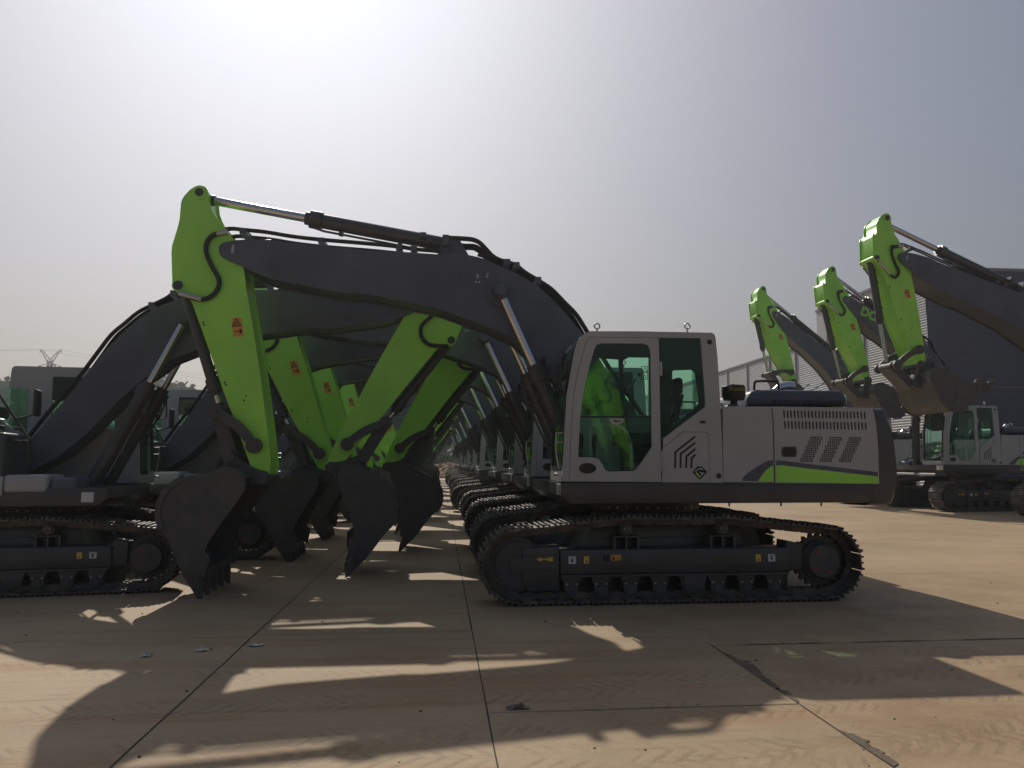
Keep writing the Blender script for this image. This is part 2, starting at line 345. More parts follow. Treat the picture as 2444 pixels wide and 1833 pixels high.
# ------------------------------------------------------------------ upper structure
N1=-1.47
def up_parts(root):
    # deck
    m=MB(); m.prism([(-1.40,1.47),(-1.40,1.32),(-1.28,1.215),(2.71,1.215),(2.71,1.47)],-1.45,1.45,.02)
    m.box(-1.38,2.69,-1.462,-1.45,1.45,1.475); m.box(-1.36,2.69,-1.456,-1.45,1.335,1.34)
    dk=m.build('deck',BLACK,root)
    m=MB(); m.box(-1.408,-1.4,-1.44,-1.12,1.32,1.46,.003); m.build('step_plate',STEEL,dk)
    m=MB(); 
    for x in (.85,1.55,2.1): m.cyl((x,-1.2,1.215),(x,-1.2,1.16),.012,6)
    m.build('drain_pipe',BRASS,dk)
    # counterweight
    prof=[(2.664,2.436),(2.89,2.439),(2.938,2.385),(2.974,2.123),(3.005,1.767),(3.011,1.413),(2.992,1.284),(2.944,1.202),(2.886,1.174),(2.602,1.177)]
    m=MB(); m.prism(prof,-1.462,1.462,.09,4)
    m.cyl((2.66,-.7,2.36),(2.66,-.7,2.46),.05,12); m.cyl((2.66,.7,2.36),(2.66,.7,2.46),.05,12)
    m.build('counterweight',BLACK,root)
    # engine side panels with real slots
    p1=[(0.701,2.445),(1.344,2.447),(1.354,2.232),(1.351,1.882),(1.346,1.475),(0.683,1.481),(0.688,1.996)]
    m=MB(); m.plate(p1,[],N1,N1+.05); 
    st1=m.build('engine_side_panel',GREY,root)
    p2=[(1.359,2.448),(2.713,2.44),(2.746,2.286),(2.759,2.12),(2.764,1.884),(2.757,1.453),(1.361,1.47),(1.366,1.882),(1.369,2.232)]
    sl=[]
    for k in range(24):
        x=795+k*38.6; dz=k*.6
        for (ya,yb,xo) in ((458,540,-6),(575,660,4)):
            x1=x+xo; c=[(x1-10,ya+8+dz),(x1-4,ya+dz),(x1+5,ya+dz),(x1+9,ya+8+dz),(x1+14,yb-8+dz),(x1+9,yb+dz),(x1,yb+dz),(x1-5,yb-8+dz)]
            sl.append([c2m(a,b) for a,b in c])
    for g in range(3):
        for r in range(12):
            st=r//2
            for c in range(6):
                x=1077+g*213-st*21.3+c*23.3; y=748+r*23.4+g*2.5
                sl.append([c2m(x,y),c2m(x+17.5,y),c2m(x+17.5,y+18),c2m(x,y+18)])
    m=MB(); m.plate(p2,sl,N1,N1+.03)
    ep=m.build('engine_side_panel',GREY,root,ang=20)
    m=MB(); m.plate([(1.404,2.42),(2.703,2.416),(2.732,1.884),(2.726,1.532),(1.396,1.534)],[],N1+.07,N1+.08); m.build('slot_backing',RUBBER,ep)  # dark sheet added behind the slots so the openings read unlit
    m=MB(); m.prism(rrpx(762,928,856,972,10),N1-.004,N1+.01); b=m.build('latch_box',BLACK,ep)
    m=MB(); m.prism(rrpx(782,908,872,958,6),N1-.006,N1-.0035); m.build('latch',INK,b)
    m=MB()
    for x,y in ((768,868),(920,870),(768,962),(922,964)): 
        a=c2m(x,y); m=MB(); m.cyl((a[0],N1-.002,a[1]),(a[0],N1-.008,a[1]),.008,8); m.build('screw',STEEL,b)
    # stripes
    m=MB(); m.plate([(0.921,1.507),(0.94,1.541),(1.014,1.604),(1.112,1.667),(1.21,1.722),(1.271,1.751),(1.341,1.759),(1.339,1.689),(1.305,1.675),(1.255,1.644),(1.206,1.595),(1.168,1.546),(1.13,1.493),(0.933,1.494)],[],N1-.002,N1+.002); m.build('dark_stripe',BOOM,st1)
    m=MB(); m.plate([(1.136,1.491),(1.173,1.543),(1.21,1.591),(1.26,1.64),(1.307,1.671),(1.34,1.685),(1.341,1.488)],[],N1-.002,N1+.002); m.build('green_stripe',GREEN,st1)
    m=MB(); m.plate([(1.384,1.754),(1.452,1.754),(2.743,1.605),(2.745,1.551),(1.74,1.661),(1.462,1.696),(1.381,1.692)],[],N1-.002,N1+.002); m.build('dark_stripe',BOOM,ep)
    m=MB(); m.plate([(1.381,1.688),(1.462,1.693),(1.74,1.658),(2.745,1.547),(2.748,1.46),(1.377,1.481)],[],N1-.002,N1+.002); m.build('green_stripe',GREEN,ep)
    # body core, top deck, right side
    m=MB(); m.box(.80,2.55,-1.36,1.40,1.475,2.395,.02); m.box(.72,2.62,-1.462,1.462,2.41,2.432,.008); m.build('engine_bay',BLACK,root)
    m=MB(); m.box(.72,2.60,1.42,1.47,1.48,2.4,.01); m.build('engine_side_panel',GREY,root)
    m=MB(); m.box(-.05,.70,.55,1.44,1.475,2.25,.05,3); m.build('fuel_tank',BLACK,root)
    m=MB(); m.box(-.62,-.06,.72,1.46,1.40,1.66,.05,3); m.box(-.06,.3,.9,1.47,1.36,1.64,.02); m.build('tool_box',GREY,root)
    m=MB(); m.box(-.98,-.63,.75,1.42,1.36,1.62,.07,3); m.build('step_box',BOOM,root)
    m=MB(); m.box(-.9,.7,-.40,.52,1.475,1.55); m.box(.1,.68,-.38,.5,1.55,2.1,.05); m.build('swing_motor_housing',BLACK,root)
    m=MB()
    for k in range(7): m.tube([(.1+.03*k,-.3+.1*k,1.6),(.0,-.28+.09*k,2.05+.03*(k%3)),(.35,-.3+.1*k,2.2),(.6,-.3+.1*k,1.9)],.018,6)
    m.build('hydraulic_hoses',RUBBER,root)
    # hood hump
    hp=[(1.325,2.507),(1.343,2.598),(1.37,2.681),(1.41,2.718),(1.489,2.742),(2.694,2.74),(2.746,2.709),(2.795,2.622),(2.798,2.517)]
    m=MB(); m.prism(hp,-.72,.75,.06,3); hd=m.build('engine_hood',BOOM,root)
    m=MB()
    a=hp[0][0]; 
    for k in range(25):
        x=hp[0][0]+.36+k*.043; m.prism(rr(x,x+.018,2.52,2.60,.008,2),-.7225,-.715)
    m.build('vent_slots',INK,hd)
    m=MB(); 
    hx=hp[4][0]
    m.tube([(hx,-.6,2.74),(hx+.01,-.6,2.84),(hx+.05,-.6,2.87),(hx+.3,-.6,2.87),(hx+.35,-.6,2.84),(hx+.36,-.6,2.74)],.018,8); m.build('hood_handrail',RUBBER,hd)
    # precleaner
    pc=[(1.011,2.757),(1.006,2.579),(0.856,2.737),(1.167,2.74)]
    px=pc[0][0]; zt=pc[0][1]; zb=pc[1][1]; pr=(pc[3][0]-pc[2][0])/2
    m=MB(); m.lathe((px,-1.05),[(pr*.3,2.43),(pr*.3,zb-.02),(pr*.85,zb-.02),(pr*.98,zb+.03),(pr,zb+.05),(pr,zt-.02),(pr*.9,zt),(.02,zt+.006),(.015,zt+.02)],32)
    pcl=m.build('air_precleaner',RUBBER,root)
    t=text_mesh('FreshAir',.085,'lettering',BRASS,pcl,Matrix.Translation((px,0,(zt+zb)/2+.03))@FACE,shear=.3,depth=.001)
    for v in t.data.vertices:
        th=(v.co.x-px)/pr+.15; v.co.x,v.co.y=px+(pr+.003-v.co.y*1)*math.sin(th),-1.05-(pr+.003)*math.cos(th)
    m=MB(); m.lathe((px-.13,-.75),[(.05,2.43),(.05,2.50),(.09,2.50),(.09,2.54),(.04,2.56)],16); m.tube([(px-.15,-1.0,2.44),(px-.05,-1.1,2.49),(px+.02,-1.2,2.45)],.02,6); m.build('filler_neck',STEEL,pcl)
    # exhaust pipe
    m=MB(); ex=[(2.051,2.808),(2.109,2.863),(2.208,2.891),(2.306,2.892)]
    m.rings([(ex[0][0],-.1,2.5),(ex[0][0],-.1,ex[0][1]),(ex[1][0]-.02,-.1,ex[1][1]-.02),(ex[2][0],-.1,ex[2][1]-.03),(ex[3][0],-.1,ex[3][1]-.035)],[.065,.065,.066,.068,.068],20); m.build('exhaust_pipe',CHROME,root)
    # right handrail and mirror (boom side)
    m=MB(); m.tube([(-.45,1.40,1.45),(-.35,1.40,1.42),(-.33,1.40,1.55),(-.34,1.40,2.1),(-.30,1.40,2.2),(0.0,1.40,2.66),(.3,1.40,3.1)],.018,8,1); m.tube([(-.34,1.4,2.1),(-.3,1.36,2.13),(-.15,1.2,2.13),(0.1,1.0,2.1),(.12,1.0,1.6)],.016,8); m.tube([(-.14,1.40,2.44),(-.36,1.42,2.5),(-.42,1.42,2.62)],.014,8)
    hr=m.build('mirror_rail',RUBBER,root)
    m=MB(); m.box(-.44,-.38,1.30,1.50,2.48,2.86,.05,3); m.build('wing_mirror',RUBBER,hr)
    # ---------------- cab
    cp=[(-1.388,1.498),(-1.379,1.688),(-1.352,2.161),(-1.325,2.558),(-1.274,2.863),(-1.224,3.122),(-1.187,3.244),(-1.138,3.321),(-1.083,3.367),(-1.01,3.394),(-0.435,3.403),(0.58,3.4),(0.613,3.38),(0.629,3.336),(0.647,3.081),(0.663,2.656),(0.675,2.008),(0.679,1.474)]
    un=[(-1.298,1.532),(-1.272,2.161),(-1.228,2.639),(-1.16,2.961),(-1.107,3.139),(-1.068,3.267),(-1.035,3.309),(-0.994,3.323),(-0.119,3.326),(0.43,3.325),(0.472,2.508),(0.462,2.435),(0.386,2.378),(-0.091,2.03),(-0.102,1.53)]
    m=MB(); m.plate(cp,[un],N1,N1+.06)
    dp=[(-1.293,1.527),(-1.267,2.161),(-1.223,2.639),(-1.155,2.961),(-1.102,3.138),(-1.063,3.263),(-1.032,3.304),(-0.993,3.318),(-0.123,3.321),(-0.122,3.039),(-0.126,2.006),(-0.126,1.525)]
    dw=[(-0.972,3.141),(-0.947,3.203),(-0.914,3.23),(-0.865,3.24),(-0.323,3.245),(-0.27,3.223),(-0.245,3.184),(-0.234,3.119),(-0.24,1.926),(-0.332,1.791),(-0.432,1.653),(-0.481,1.622),(-0.804,1.616),(-0.844,1.641),(-0.891,1.728),(-0.931,1.775),(-1.011,1.795),(-1.184,1.798),(-1.159,2.241),(-1.132,2.48),(-1.09,2.704),(-1.031,2.946)]
    # far side wall
    fw_=[(-0.866,3.202),(-0.829,3.235),(0.004,3.242),(0.019,3.222),(0.003,2.39),(-0.963,2.385),(-0.932,2.809)]
    fw2=[(0.351,3.001),(0.37,3.034),(0.753,3.06),(0.788,2.988),(0.796,2.592),(0.589,2.393),(0.349,2.271)]
    m.plate(cp,[fw_,fw2],-.48,-.43)
    # roof, rear wall frame
    zt_=cp[10][1]; xr0=cp[9][0]; 
    m.prism([cp[8],cp[9],cp[10],cp[11],cp[12],(cp[12][0],cp[12][1]-.05),(cp[8][0]+.02,cp[8][1]-.05)],-1.41,-.48)
    rb=cp[-1][0]; rt_=cp[13][0]
    m.prism([(rb-.05,1.48),(rb,1.48),(rb-.012,2.2),(rb-.06,2.2)],-1.41,-.48); m.prism([(rt_-.06,3.15),(rt_-.012,3.15),(rt_,3.32),(rt_-.06,3.32)],-1.41,-.48)
    m.prism([(cp[0][0],1.49),(cp[0][0]+.05,1.49),(cp[0][0]+.06,1.62),(cp[0][0]+.005,1.62)],-1.41,-.48)
    m.box(cp[0][0]+.06,rb-.06,-1.41,-.48,1.485,1.54)
    cab=m.build('cab',GREY,root,ang=28)
    m=MB(); m.plate(dp,[dw],N1-.002,N1+.04); door=m.build('door',GREY,cab)
    # dark seal ring behind the door joint and glass
    m=MB(); 
    m.strip([(-1.15,2.301),(-0.238,2.306)],.022,N1+.002,N1+.035)
    m.plate(dp,[shrink(dw,.985)],N1+.042,N1+.047); m.build('door_seal',RUBBER,door)
    m=MB(); m.plate(dw,[],N1+.018,N1+.022); m.build('window',GLASS,door)
    m=MB(); m.prism([(-0.787,2.284),(-0.592,2.285),(-0.601,2.244),(-0.642,2.208),(-0.691,2.195),(-0.74,2.208),(-0.78,2.243)],N1-.006,N1+.03); hd2=m.build('handle_plate',GREY,door)
    m=MB(); m.prism([(-0.728,2.256),(-0.706,2.262),(-0.682,2.25),(-0.637,2.256),(-0.637,2.244),(-0.682,2.237),(-0.715,2.237)],N1-.012,N1-.005); m.build('handle',INK,hd2)
    for ya,yb in ((365,475),(1080,1245)):
        m=MB(); a=[(-0.108,3.629)][0][0]; z0=c1m(0,yb)[1]; z1=c1m(0,ya)[1]; m.cyl((a,N1-.012,z0),(a,N1-.012,z1),.014,10); m.box(a-.02,a+.02,N1-.01,N1-.0025,z0,z1); m.build('hinge',GREY,door)
    q1=[(1245-1255+405+70*math.cos(2*math.pi*k/24)+10,1220+42*math.sin(2*math.pi*k/24)) for k in range(24)]
    m=MB(); m.prism([c1m(a,b) for a,b in q1],N1-.006,N1+.002,.003); m.build('side_lamp',INK,door)
    # rear side window
    rw=[(-0.103,3.32),(0.427,3.318),(0.466,2.508),(0.456,2.44),(0.383,2.384),(-0.099,2.033),(-0.109,2.03)]
    m=MB(); m.plate(rw,[],N1+.010,N1+.014); m.build('rear_window',GLASS,cab)
    m=MB(); m.plate([(-0.109,3.327),(0.437,3.325),(0.479,2.508),(0.469,2.43),(0.393,2.371),(-0.091,2.022),(-0.123,1.53),(-0.136,2.006)],[[(0.046,2.861),(0.076,2.91),(0.317,2.921),(0.362,2.881),(0.406,2.507),(0.371,2.426),(0.052,2.215),(0.036,2.231)]],N1+.062,N1+.072); m.build('window_trim',RUBBER,cab)
    # compartment door, louvre grooves, lock, emblem
    m=MB(); m.plate(grow([(-0.102,1.907),(0.165,2.111),(0.47,2.112),(0.498,2.08),(0.495,1.478),(-0.116,1.479)],.008),[],N1-.0015,N1+.002); m.build('seam',INK,cab)
    m=MB(); m.plate([(-0.102,1.907),(0.165,2.111),(0.47,2.112),(0.498,2.08),(0.495,1.478),(-0.116,1.479)],[],N1-.006,N1+.002); cd=m.build('compartment_door',GREY,cab)
    m=MB()
    for pl in ([(0.32,2.055),(0.061,1.86),(0.053,1.664)],[(0.32,1.978),(0.129,1.838),(0.122,1.664)],[(0.319,1.9),(0.204,1.807),(0.195,1.664)],[(0.318,1.827),(0.272,1.787),(0.263,1.664)]): m=MB(); m.strip(pl,.026,N1-.0075,N1-.004); m.build('louvre',INK,cd)
    m=MB(); a=c1m(1328,1123); m.cyl((a[0],N1-.005,a[1]),(a[0],N1-.014,a[1]),.03,14); m.build('lock',STEEL,cd)
    def E(pts): return [((1640+x/20.74),(1090+y/20.74)) for x,y in pts]
    def em(name,mt,pts,lv,par=cd):
        mm=MB(); mm.prism([s2m(a,b) for a,b in E(pts)],N1-.0075-lv*.001,N1-.005); return mm.build(name,mt,par)
    e0=em('emblem',INK,[(500,480),(740,490),(990,760),(630,1150),(250,770)],0)
    em('emblem_face',GREY,[(560,560),(740,560),(800,640),(540,630)],1,e0); em('emblem_face',GREY,[(485,600),(530,650),(400,770),(355,765)],1,e0); em('emblem_face',GREY,[(560,755),(860,800),(670,975),(640,950),(690,850)],1,e0); em('emblem_bar',GREEN,[(410,800),(470,770),(660,1010),(630,1060)],1,e0)
    m=MB()
    for x,y in ((1372,220),(1445,1280)): a=c1m(x,y); m=MB(); m.cyl((a[0],N1-.006,a[1]),(a[0],N1+.002,a[1]),.034,12); m.build('rubber_plug',INK,cab)
    m=MB(); a=c1m(1295,843); b=c1m(1340,865); m.box(a[0],b[0],N1-.003,N1+.002,b[1],a[1],.0)
    m.build('slot',INK,cab)
    # windscreen: sheet that follows the front edge
    fp=cp[1:7]
    m=MB(); m.prism([(x+.012,z) for x,z in fp]+[(x+.018,z) for x,z in fp[::-1]],-1.41,-.48); ws=m.build('windscreen',GLASS,cab)
    m=MB()
    for ya,yb in ((-1.44,-1.37),(-.52,-.46)): m.prism([(x-.006,z) for x,z in fp]+[(x+.03,z) for x,z in fp[::-1]],ya,yb)
    z=fp[3][1]; m.box(fp[3][0]-.01,fp[3][0]+.02,-1.4,-.5,z-.015,z+.015); m.build('windscreen_seal',RUBBER,ws)
    m=MB(); m.tube([(fp[0][0]-.02,-.7,1.66),(fp[1][0]-.04,-.72,2.2),(fp[2][0]-.03,-.74,2.7)],.008,6); m.build('wiper',RUBBER,ws)
    m=MB(); m.tube([(-1.42,-1.42,1.65),(-1.46,-1.42,1.9),(-1.45,-1.42,2.1)],.011,6); m.box(-1.47,-1.40,-1.44,-1.30,1.56,1.60,.01)
    for z in (1.98,2.1): m.cyl((-1.46,-1.43,z),(-1.37,-1.43,z),.008,6)
    m.build('grab_rail',STEEL,cab)
    m=MB()
    for a_,b_ in (((835,412),(835,515)),((835,412),(882,412)),((835,463),(882,463)),((835,515),(882,515)),((882,412),(882,515)),((844,455),(862,420)),((862,420),(878,455)),((878,455),(844,455)),((850,485),(850,502)),((850,502),(870,502)),((870,502),(870,485)),((870,485),(850,485))):
        q1_=c1m(*a_); q2_=c1m(*b_); k_=10.55/9.55; f_=lambda q:((q[0]+2.9)*k_-2.9,1.72+(q[1]-1.72)*k_)
        m.strip([f_(q1_),f_(q2_)],.008,-.4625,-.4605)
    m.build('glass_sticker',INK,cab)
    m=MB(); m.plate(fw_,[],-.455,-.451); m.plate(fw2,[],-.455,-.451); m.build('far_side_window',GLASS,cab)
    m=MB(); m.box(rb-.045,rb-.04,-1.41,-.48,2.2,3.15); m.build('back_window',GLASS,cab)
    # interior
    m=MB(); m.box(cp[8][0]+.03,cp[12][0]-.03,-1.40,-.49,3.20,3.27); m.prism([(-.98,3.2),(-.98,3.21),(-.35,3.21),(-.35,3.16)],-1.38,-.5); px_=[(-0.426,2.913),(-0.369,2.914)]; m.box(px_[0][0],px_[1][0],-.54,-.485,1.54,3.22); m.build('headliner',RUBBER,cab)
    m=MB(); m.box(-.42,.10,-1.20,-.72,1.95,2.08,.05,3); m.prism([(.02,2.03),(.14,2.03),(.30,2.62),(.20,2.64)],-1.18,-.74,.04,3); m.box(.20,.32,-1.08,-.84,2.64,2.86,.05,3); m.box(-.32,.05,-1.15,-.77,1.54,1.95,.03)
    m.build('operator_seat',SEAT,cab)
    m=MB(); m.box(-.55,.05,-1.34,-1.22,1.95,2.12,.03); m.box(-.55,.05,-.70,-.58,1.95,2.12,.03); m.cyl((-.5,-1.28,2.1),(-.52,-1.28,2.32),.014,8); m.cyl((-.52,-1.28,2.32),(-.53,-1.28,2.44),.03,10); m.cyl((-.5,-.64,2.1),(-.52,-.64,2.32),.014,8); m.cyl((-.52,-.64,2.32),(-.53,-.64,2.44),.03,10)
    m.cyl((-.92,-.86,1.54),(-.86,-.86,2.1),.014,8); m.cyl((-.92,-1.02,1.54),(-.86,-1.02,2.1),.014,8); m.box(.30,.55,-1.36,-.55,1.54,1.98,.04); m.box(-1.2,-1.08,-1.3,-1.2,1.9,2.1,.02)
    m.build('control_console',RUBBER,cab)
    m=MB(); m.tube([(-.98,-1.32,1.60),(-1.0,-1.32,2.12),(-.9,-1.32,2.2),(-.6,-1.32,2.18),(-.48,-1.32,2.0),(-.46,-1.32,1.62)],.022,8); m.build('inner_frame',GREY,cab)
    # roof fittings
    for x in (503,1230):
        a=c1m(x,128); m=MB(); m.cyl((a[0],-1.3,a[1]-.02),(a[0],-1.3,a[1]+.05),.012,8)
        m.tube([(a[0]+.035*math.cos(t),-1.3,a[1]+.085+.035*math.sin(t)) for t in [2*math.pi*k/14 for k in range(15)]],.011,8,0); m.build('lifting_eye',STEEL,cab)
    a=c1m(930,134); m=MB(); m.cyl((a[0],-1.2,a[1]-.02),(a[0],-1.2,a[1]+.035),.015,8); m.build('roof_plug',RUBBER,cab)
    m=MB(); a=c1m(600,134); m.box(a[0]-.2,a[0]+.25,-1.25,-.65,a[1]-.01,a[1]+.015,.008); m.build('roof_hatch',GREY,cab)
    # mirrors at the front corner
    m=MB(); m.tube([(-1.20,-1.40,3.05),(-1.30,-1.42,3.0),(-1.36,-1.42,2.95)],.013,8); m.tube([(-1.32,-1.40,2.62),(-1.52,-1.42,2.62),(-1.55,-1.42,2.68),(-1.54,-1.42,2.95)],.013,8); m.tube([(-1.30,-1.42,2.99),(-1.32,-1.40,2.64)],.012,8); fr=m.build('mirror_bracket',RUBBER,cab)
    m=MB(); m.box(-1.44,-1.38,-1.50,-1.32,2.62,3.0,.04,3); m.build('wing_mirror',RUBBER,fr)
    m=MB(); m.box(-1.50,-1.45,-.48,-.32,2.95,3.2,.04,3); m.build('wing_mirror',RUBBER,fr)
    m=MB(); m.box(-1.22,-1.06,1.450,1.4535,1.27,1.41); m.build("data_plate",WHITE,dk)
# ------------------------------------------------------------------ boom, arm and bucket
PK,=[(-6.278,5.472)]
BCP,=[(-6.506,4.147)]
TIP,=[(-5.892,4.701)]
IDL,=[(-5.403,1.955)]
BKP,=[(-5.299,1.521)]
LKP,=[(-5.736,1.803)]
ROD,=[(-5.935,2.417)]
ACB,=[(-2.754,4.882)]
CYB,=[(-2.098,4.122)]
FOOT=(.22,1.85)
BCF=(-.93,1.50)
def rotm(pv,to,ang,k):
    c,s=math.cos(R(ang))*k,math.sin(R(ang))*k
    M=Matrix(((c,0,-s,0),(0,k,0,0),(s,0,c,0),(0,0,0,1)))
    return Matrix.Translation((to[0],0,to[1]))@M@Matrix.Translation((-pv[0],0,-pv[1]))
def ap(M,p): v=M@Vector((p[0],0,p[1])); return (v.x,v.z)
def dist(a,b): return math.hypot(a[0]-b[0],a[1]-b[1])
L1=dist(IDL,ROD); L2=dist(LKP,ROD)
def lerp(a,b,t): return (a[0]+(b[0]-a[0])*t,a[1]+(b[1]-a[1])*t)
def ram(root,name,a,b,y,rb,rd,ext,clev=.05):
    """hydraulic ram: barrel from a to ext of the way to b, rod on to b"""
    g=lerp(a,b,ext); d=Vector((b[0]-a[0],0,b[1]-a[1])).normalized(); n=Vector((-d.z,0,d.x))
    V=lambda p:Vector((p[0],y,p[1]))
    m=MB(); m.rings([V(a)+d*.05,V(g)-d*.24,V(g)-d*.239,V(g)-d*.07,V(g)-d*.069,V(g)],[rb,rb,rb*1.25,rb*1.25,rb*.9,rb*.9],20)
    m.cyl((a[0],y-clev-.04,a[1]),(a[0],y+clev+.04,a[1]),rb*.95,20)
    m.tube([V(a)+d*.2+n*rb*1.3,V(a)+d*.35+n*rb*1.35,V(g)-d*.3+n*rb*1.35,V(g)-d*.12+n*rb*1.1],rb*.16,6,0)
    for t in (.35,.75):
        p=V(lerp(a,g,t)); m.obox(p+n*rb*1.1,d*.03,Vector((0,rb*.35,0)),n*rb*.45)
    o=m.build(name,BLACK,root)
    m=MB(); m.cyl(V(g)-d*.02,V(b)-d*.10,rd,20); r=m.build('piston_rod',CHROME,o)
    m=MB(); m.cyl(V(b)-d*.14,V(b),rd*1.25,16); m.cyl((b[0],y-clev-.03,b[1]),(b[0],y+clev+.03,b[1]),rb*.9,20); m.build('rod_eye',BLACK,o)
    return o
def ident(p): return p
def short_stick(p):
    # the larger machines carry a shorter stick with its ram lug set higher
    x,z=p; u=TIP[0]-x
    t=max(0,min(1,(u-.15)/.4))*max(0,min(1,(z-TIP[1]+2.2)/1.3))*max(0,min(1,(TIP[1]+.35-z)/.3))
    z+=.40*t; d=z-TIP[1]
    return (x,TIP[1]+(d*.80 if d<0 else d*1.12))
def arm_parts(root,tb=0,kb=1,pa=0,ka=1,pb=0,kk=1,W=ident):
    def warp(o):
        for v in o.data.vertices:
            p=W((v.co.x,v.co.z)); v.co.x,v.co.z=p
        o.data.transform(MA); return o
    MBm=rotm(FOOT,FOOT,tb,kb)
    MA=rotm(TIP,ap(MBm,TIP),pa,ka)
    MK=rotm(BKP,ap(MA,W(BKP)),pb,kk)
    # ---- boom
    top=[(-5.972,4.691),(-5.953,4.732),(-5.907,4.757),(-5.759,4.789),(-5.555,4.81),(-5.282,4.817),(-5.224,4.797),(-5.048,4.776),(-3.93,4.694)]
    top2=[(-3.43,4.683),(-2.937,4.653),(-2.646,4.687),(-2.405,4.637),(-2.301,4.608),(-1.92,4.441),(-1.712,4.34),(-1.539,4.229),(-1.365,4.083),(-1.122,3.824),(-0.915,3.565)]
    tail=[(-0.665,3.176),(-0.309,2.641),(0.016,2.166),(0.284,1.901),(0.329,1.753),(0.218,1.647),(0.037,1.665),(-0.38,1.929),(-0.765,2.311),(-1.18,2.824),(-1.506,3.154)]
    bot=[(-1.714,3.31),(-1.852,3.46),(-2.229,3.628),(-2.605,3.76),(-2.912,3.867),(-3.15,3.923),(-3.504,3.985),(-3.757,4.038),(-4.092,4.093)]
    bot2=[(-4.243,4.068),(-5.031,4.212),(-5.264,4.253),(-5.581,4.385),(-5.651,4.424),(-5.788,4.482),(-5.926,4.55),(-5.969,4.613)]
    prof=top+top2+tail+bot+bot2
    m=MB(); m.prism(off(prof,.028),-.30,.30); m.prism(prof,-.33,-.30,.006,1); m.prism(prof,.30,.33,.006,1)
    inn=[(x,z) for x,z in prof]
    # flanges along the lower and upper edges
    bl=(bot+bot2[:4])
    m.cyl((CYB[0],-.60,CYB[1]),(CYB[0],.60,CYB[1]),.085,20); m.cyl((CYB[0],-.36,CYB[1]),(CYB[0],-.33,CYB[1]),.19,24); m.cyl((CYB[0],.33,CYB[1]),(CYB[0],.36,CYB[1]),.19,24)
    for s in (-.16,.16): m.prism([(ACB[0]-.25,ACB[1]-.28),(ACB[0]-.12,ACB[1]+.08),(ACB[0]+.08,ACB[1]+.08),(ACB[0]+.3,ACB[1]-.3)],s-.025,s+.025,.01)
    m.cyl((ACB[0],-.2,ACB[1]),(ACB[0],.2,ACB[1]),.06,16)
    boom=m.build('boom',BOOM,root,MBm)
    m=MB()
    m.prism([(-5.809,4.61),(-5.772,4.608),(-5.763,4.718),(-5.794,4.722)],-.334,-.331); m.build('marker_plate',GREY,boom,MBm)
    m=MB()
    for a in [(-2.404,4.368),(-2.429,4.271),(-2.377,4.272),(-2.395,4.342),(-2.266,4.35),(-2.257,4.389)]: m.cyl((a[0],-.345,a[1]),(a[0],-.33,a[1]),.016,8)
    m.build('grease_fitting',STEEL,boom,MBm)
    # pipes on top of the boom
    l1=[(-5.998,4.963),(-5.86,4.996),(-5.705,4.986),(-5.381,4.961),(-5.04,4.911),(-4.642,4.874),(-3.961,4.833)]+[(-3.533,4.8),(-3.271,4.766),(-3.026,4.752),(-2.92,4.737)]
    l2=[(-2.852,4.94),(-2.657,4.936),(-2.48,4.926),(-2.373,4.885),(-2.284,4.8),(-2.195,4.703),(-2.106,4.645),(-1.981,4.605),(-1.838,4.561),(-1.713,4.46),(-1.499,4.333),(-1.32,4.215),(-1.141,4.032),(-0.963,3.848),(-0.803,3.593)]+[(-0.508,3.108),(-0.142,2.594),(0.192,2.07)]
    l3=[(-2.71,4.884),(-2.568,4.873),(-2.427,4.869),(-2.32,4.809),(-2.213,4.72),(-2.07,4.639),(-1.981,4.59),(-1.821,4.536),(-1.678,4.43),(-1.499,4.311),(-1.338,4.197),(-1.142,4.001),(-0.981,3.824),(-0.822,3.556)]+[(-0.54,3.071),(-0.174,2.545),(0.16,2.021)]
    l4=[(-3.124,4.945),(-3.028,4.989),(-2.94,4.983),(-2.852,4.958)]
    l5=[(-2.39,4.729),(-2.213,4.675),(-1.999,4.599),(-1.803,4.522),(-1.553,4.346)]
    m=MB()
    for y in (-.22,-.14,.14,.22): m.tube([(x,y,z) for x,z in l1],.018,6)
    for y in (-.24,-.17,.17,.24): m.tube([(x,y,z) for x,z in l2],.024,6)
    for y in (-.1,0,.1): m.tube([(x,y,z) for x,z in l3],.02,6)
    m.tube([(x,0,z) for x,z in l4],.018,6); m.tube([(x,-.1,z) for x,z in l5],.02,6)
    m.build('hydraulic_pipes',RUBBER,boom,MBm)
    m=MB()
    for c in ([(-5.677,4.972),(-5.675,4.92),(-4.606,4.868),(-4.605,4.831)]+[(-3.516,4.801),(-3.515,4.76),(-3.306,4.783),(-3.306,4.738),(-1.972,4.627),(-1.972,4.554),(-1.838,4.584),(-1.838,4.512),(-1.526,4.374),(-1.526,4.292),(-2.855,4.958),(-2.854,4.822),(-3.177,4.985),(-3.177,4.94)],):
        for a,b in zip(c[::2],c[1::2]): m.obox(((a[0]+b[0])/2,0,(a[1]+b[1])/2),(.045,0,0),(0,.27,0),(0,0,max(.03,abs(a[1]-b[1])/2+.01)))
    m.build('pipe_clamps',BOOM,boom,MBm)
    # ---- arm
    ol=[(-6.282,5.576),(-6.234,5.572),(-6.199,5.551),(-6.177,5.519),(-6.164,5.476),(-6.155,5.338),(-6.118,5.238),(-6.06,5.145),(-5.967,5.04),(-5.86,4.906),(-5.774,4.786),(-5.653,4.458),(-5.619,4.273)]
    ol+=[(-5.608,4.156),(-5.482,3.543),(-5.378,2.956),(-5.259,2.22),(-5.187,1.702),(-5.206,1.588),(-5.237,1.508),(-5.291,1.465),(-5.357,1.484),(-5.407,1.569),(-5.457,1.674),(-5.653,2.209),(-5.816,2.602),(-6.045,3.211),(-6.317,3.913)]
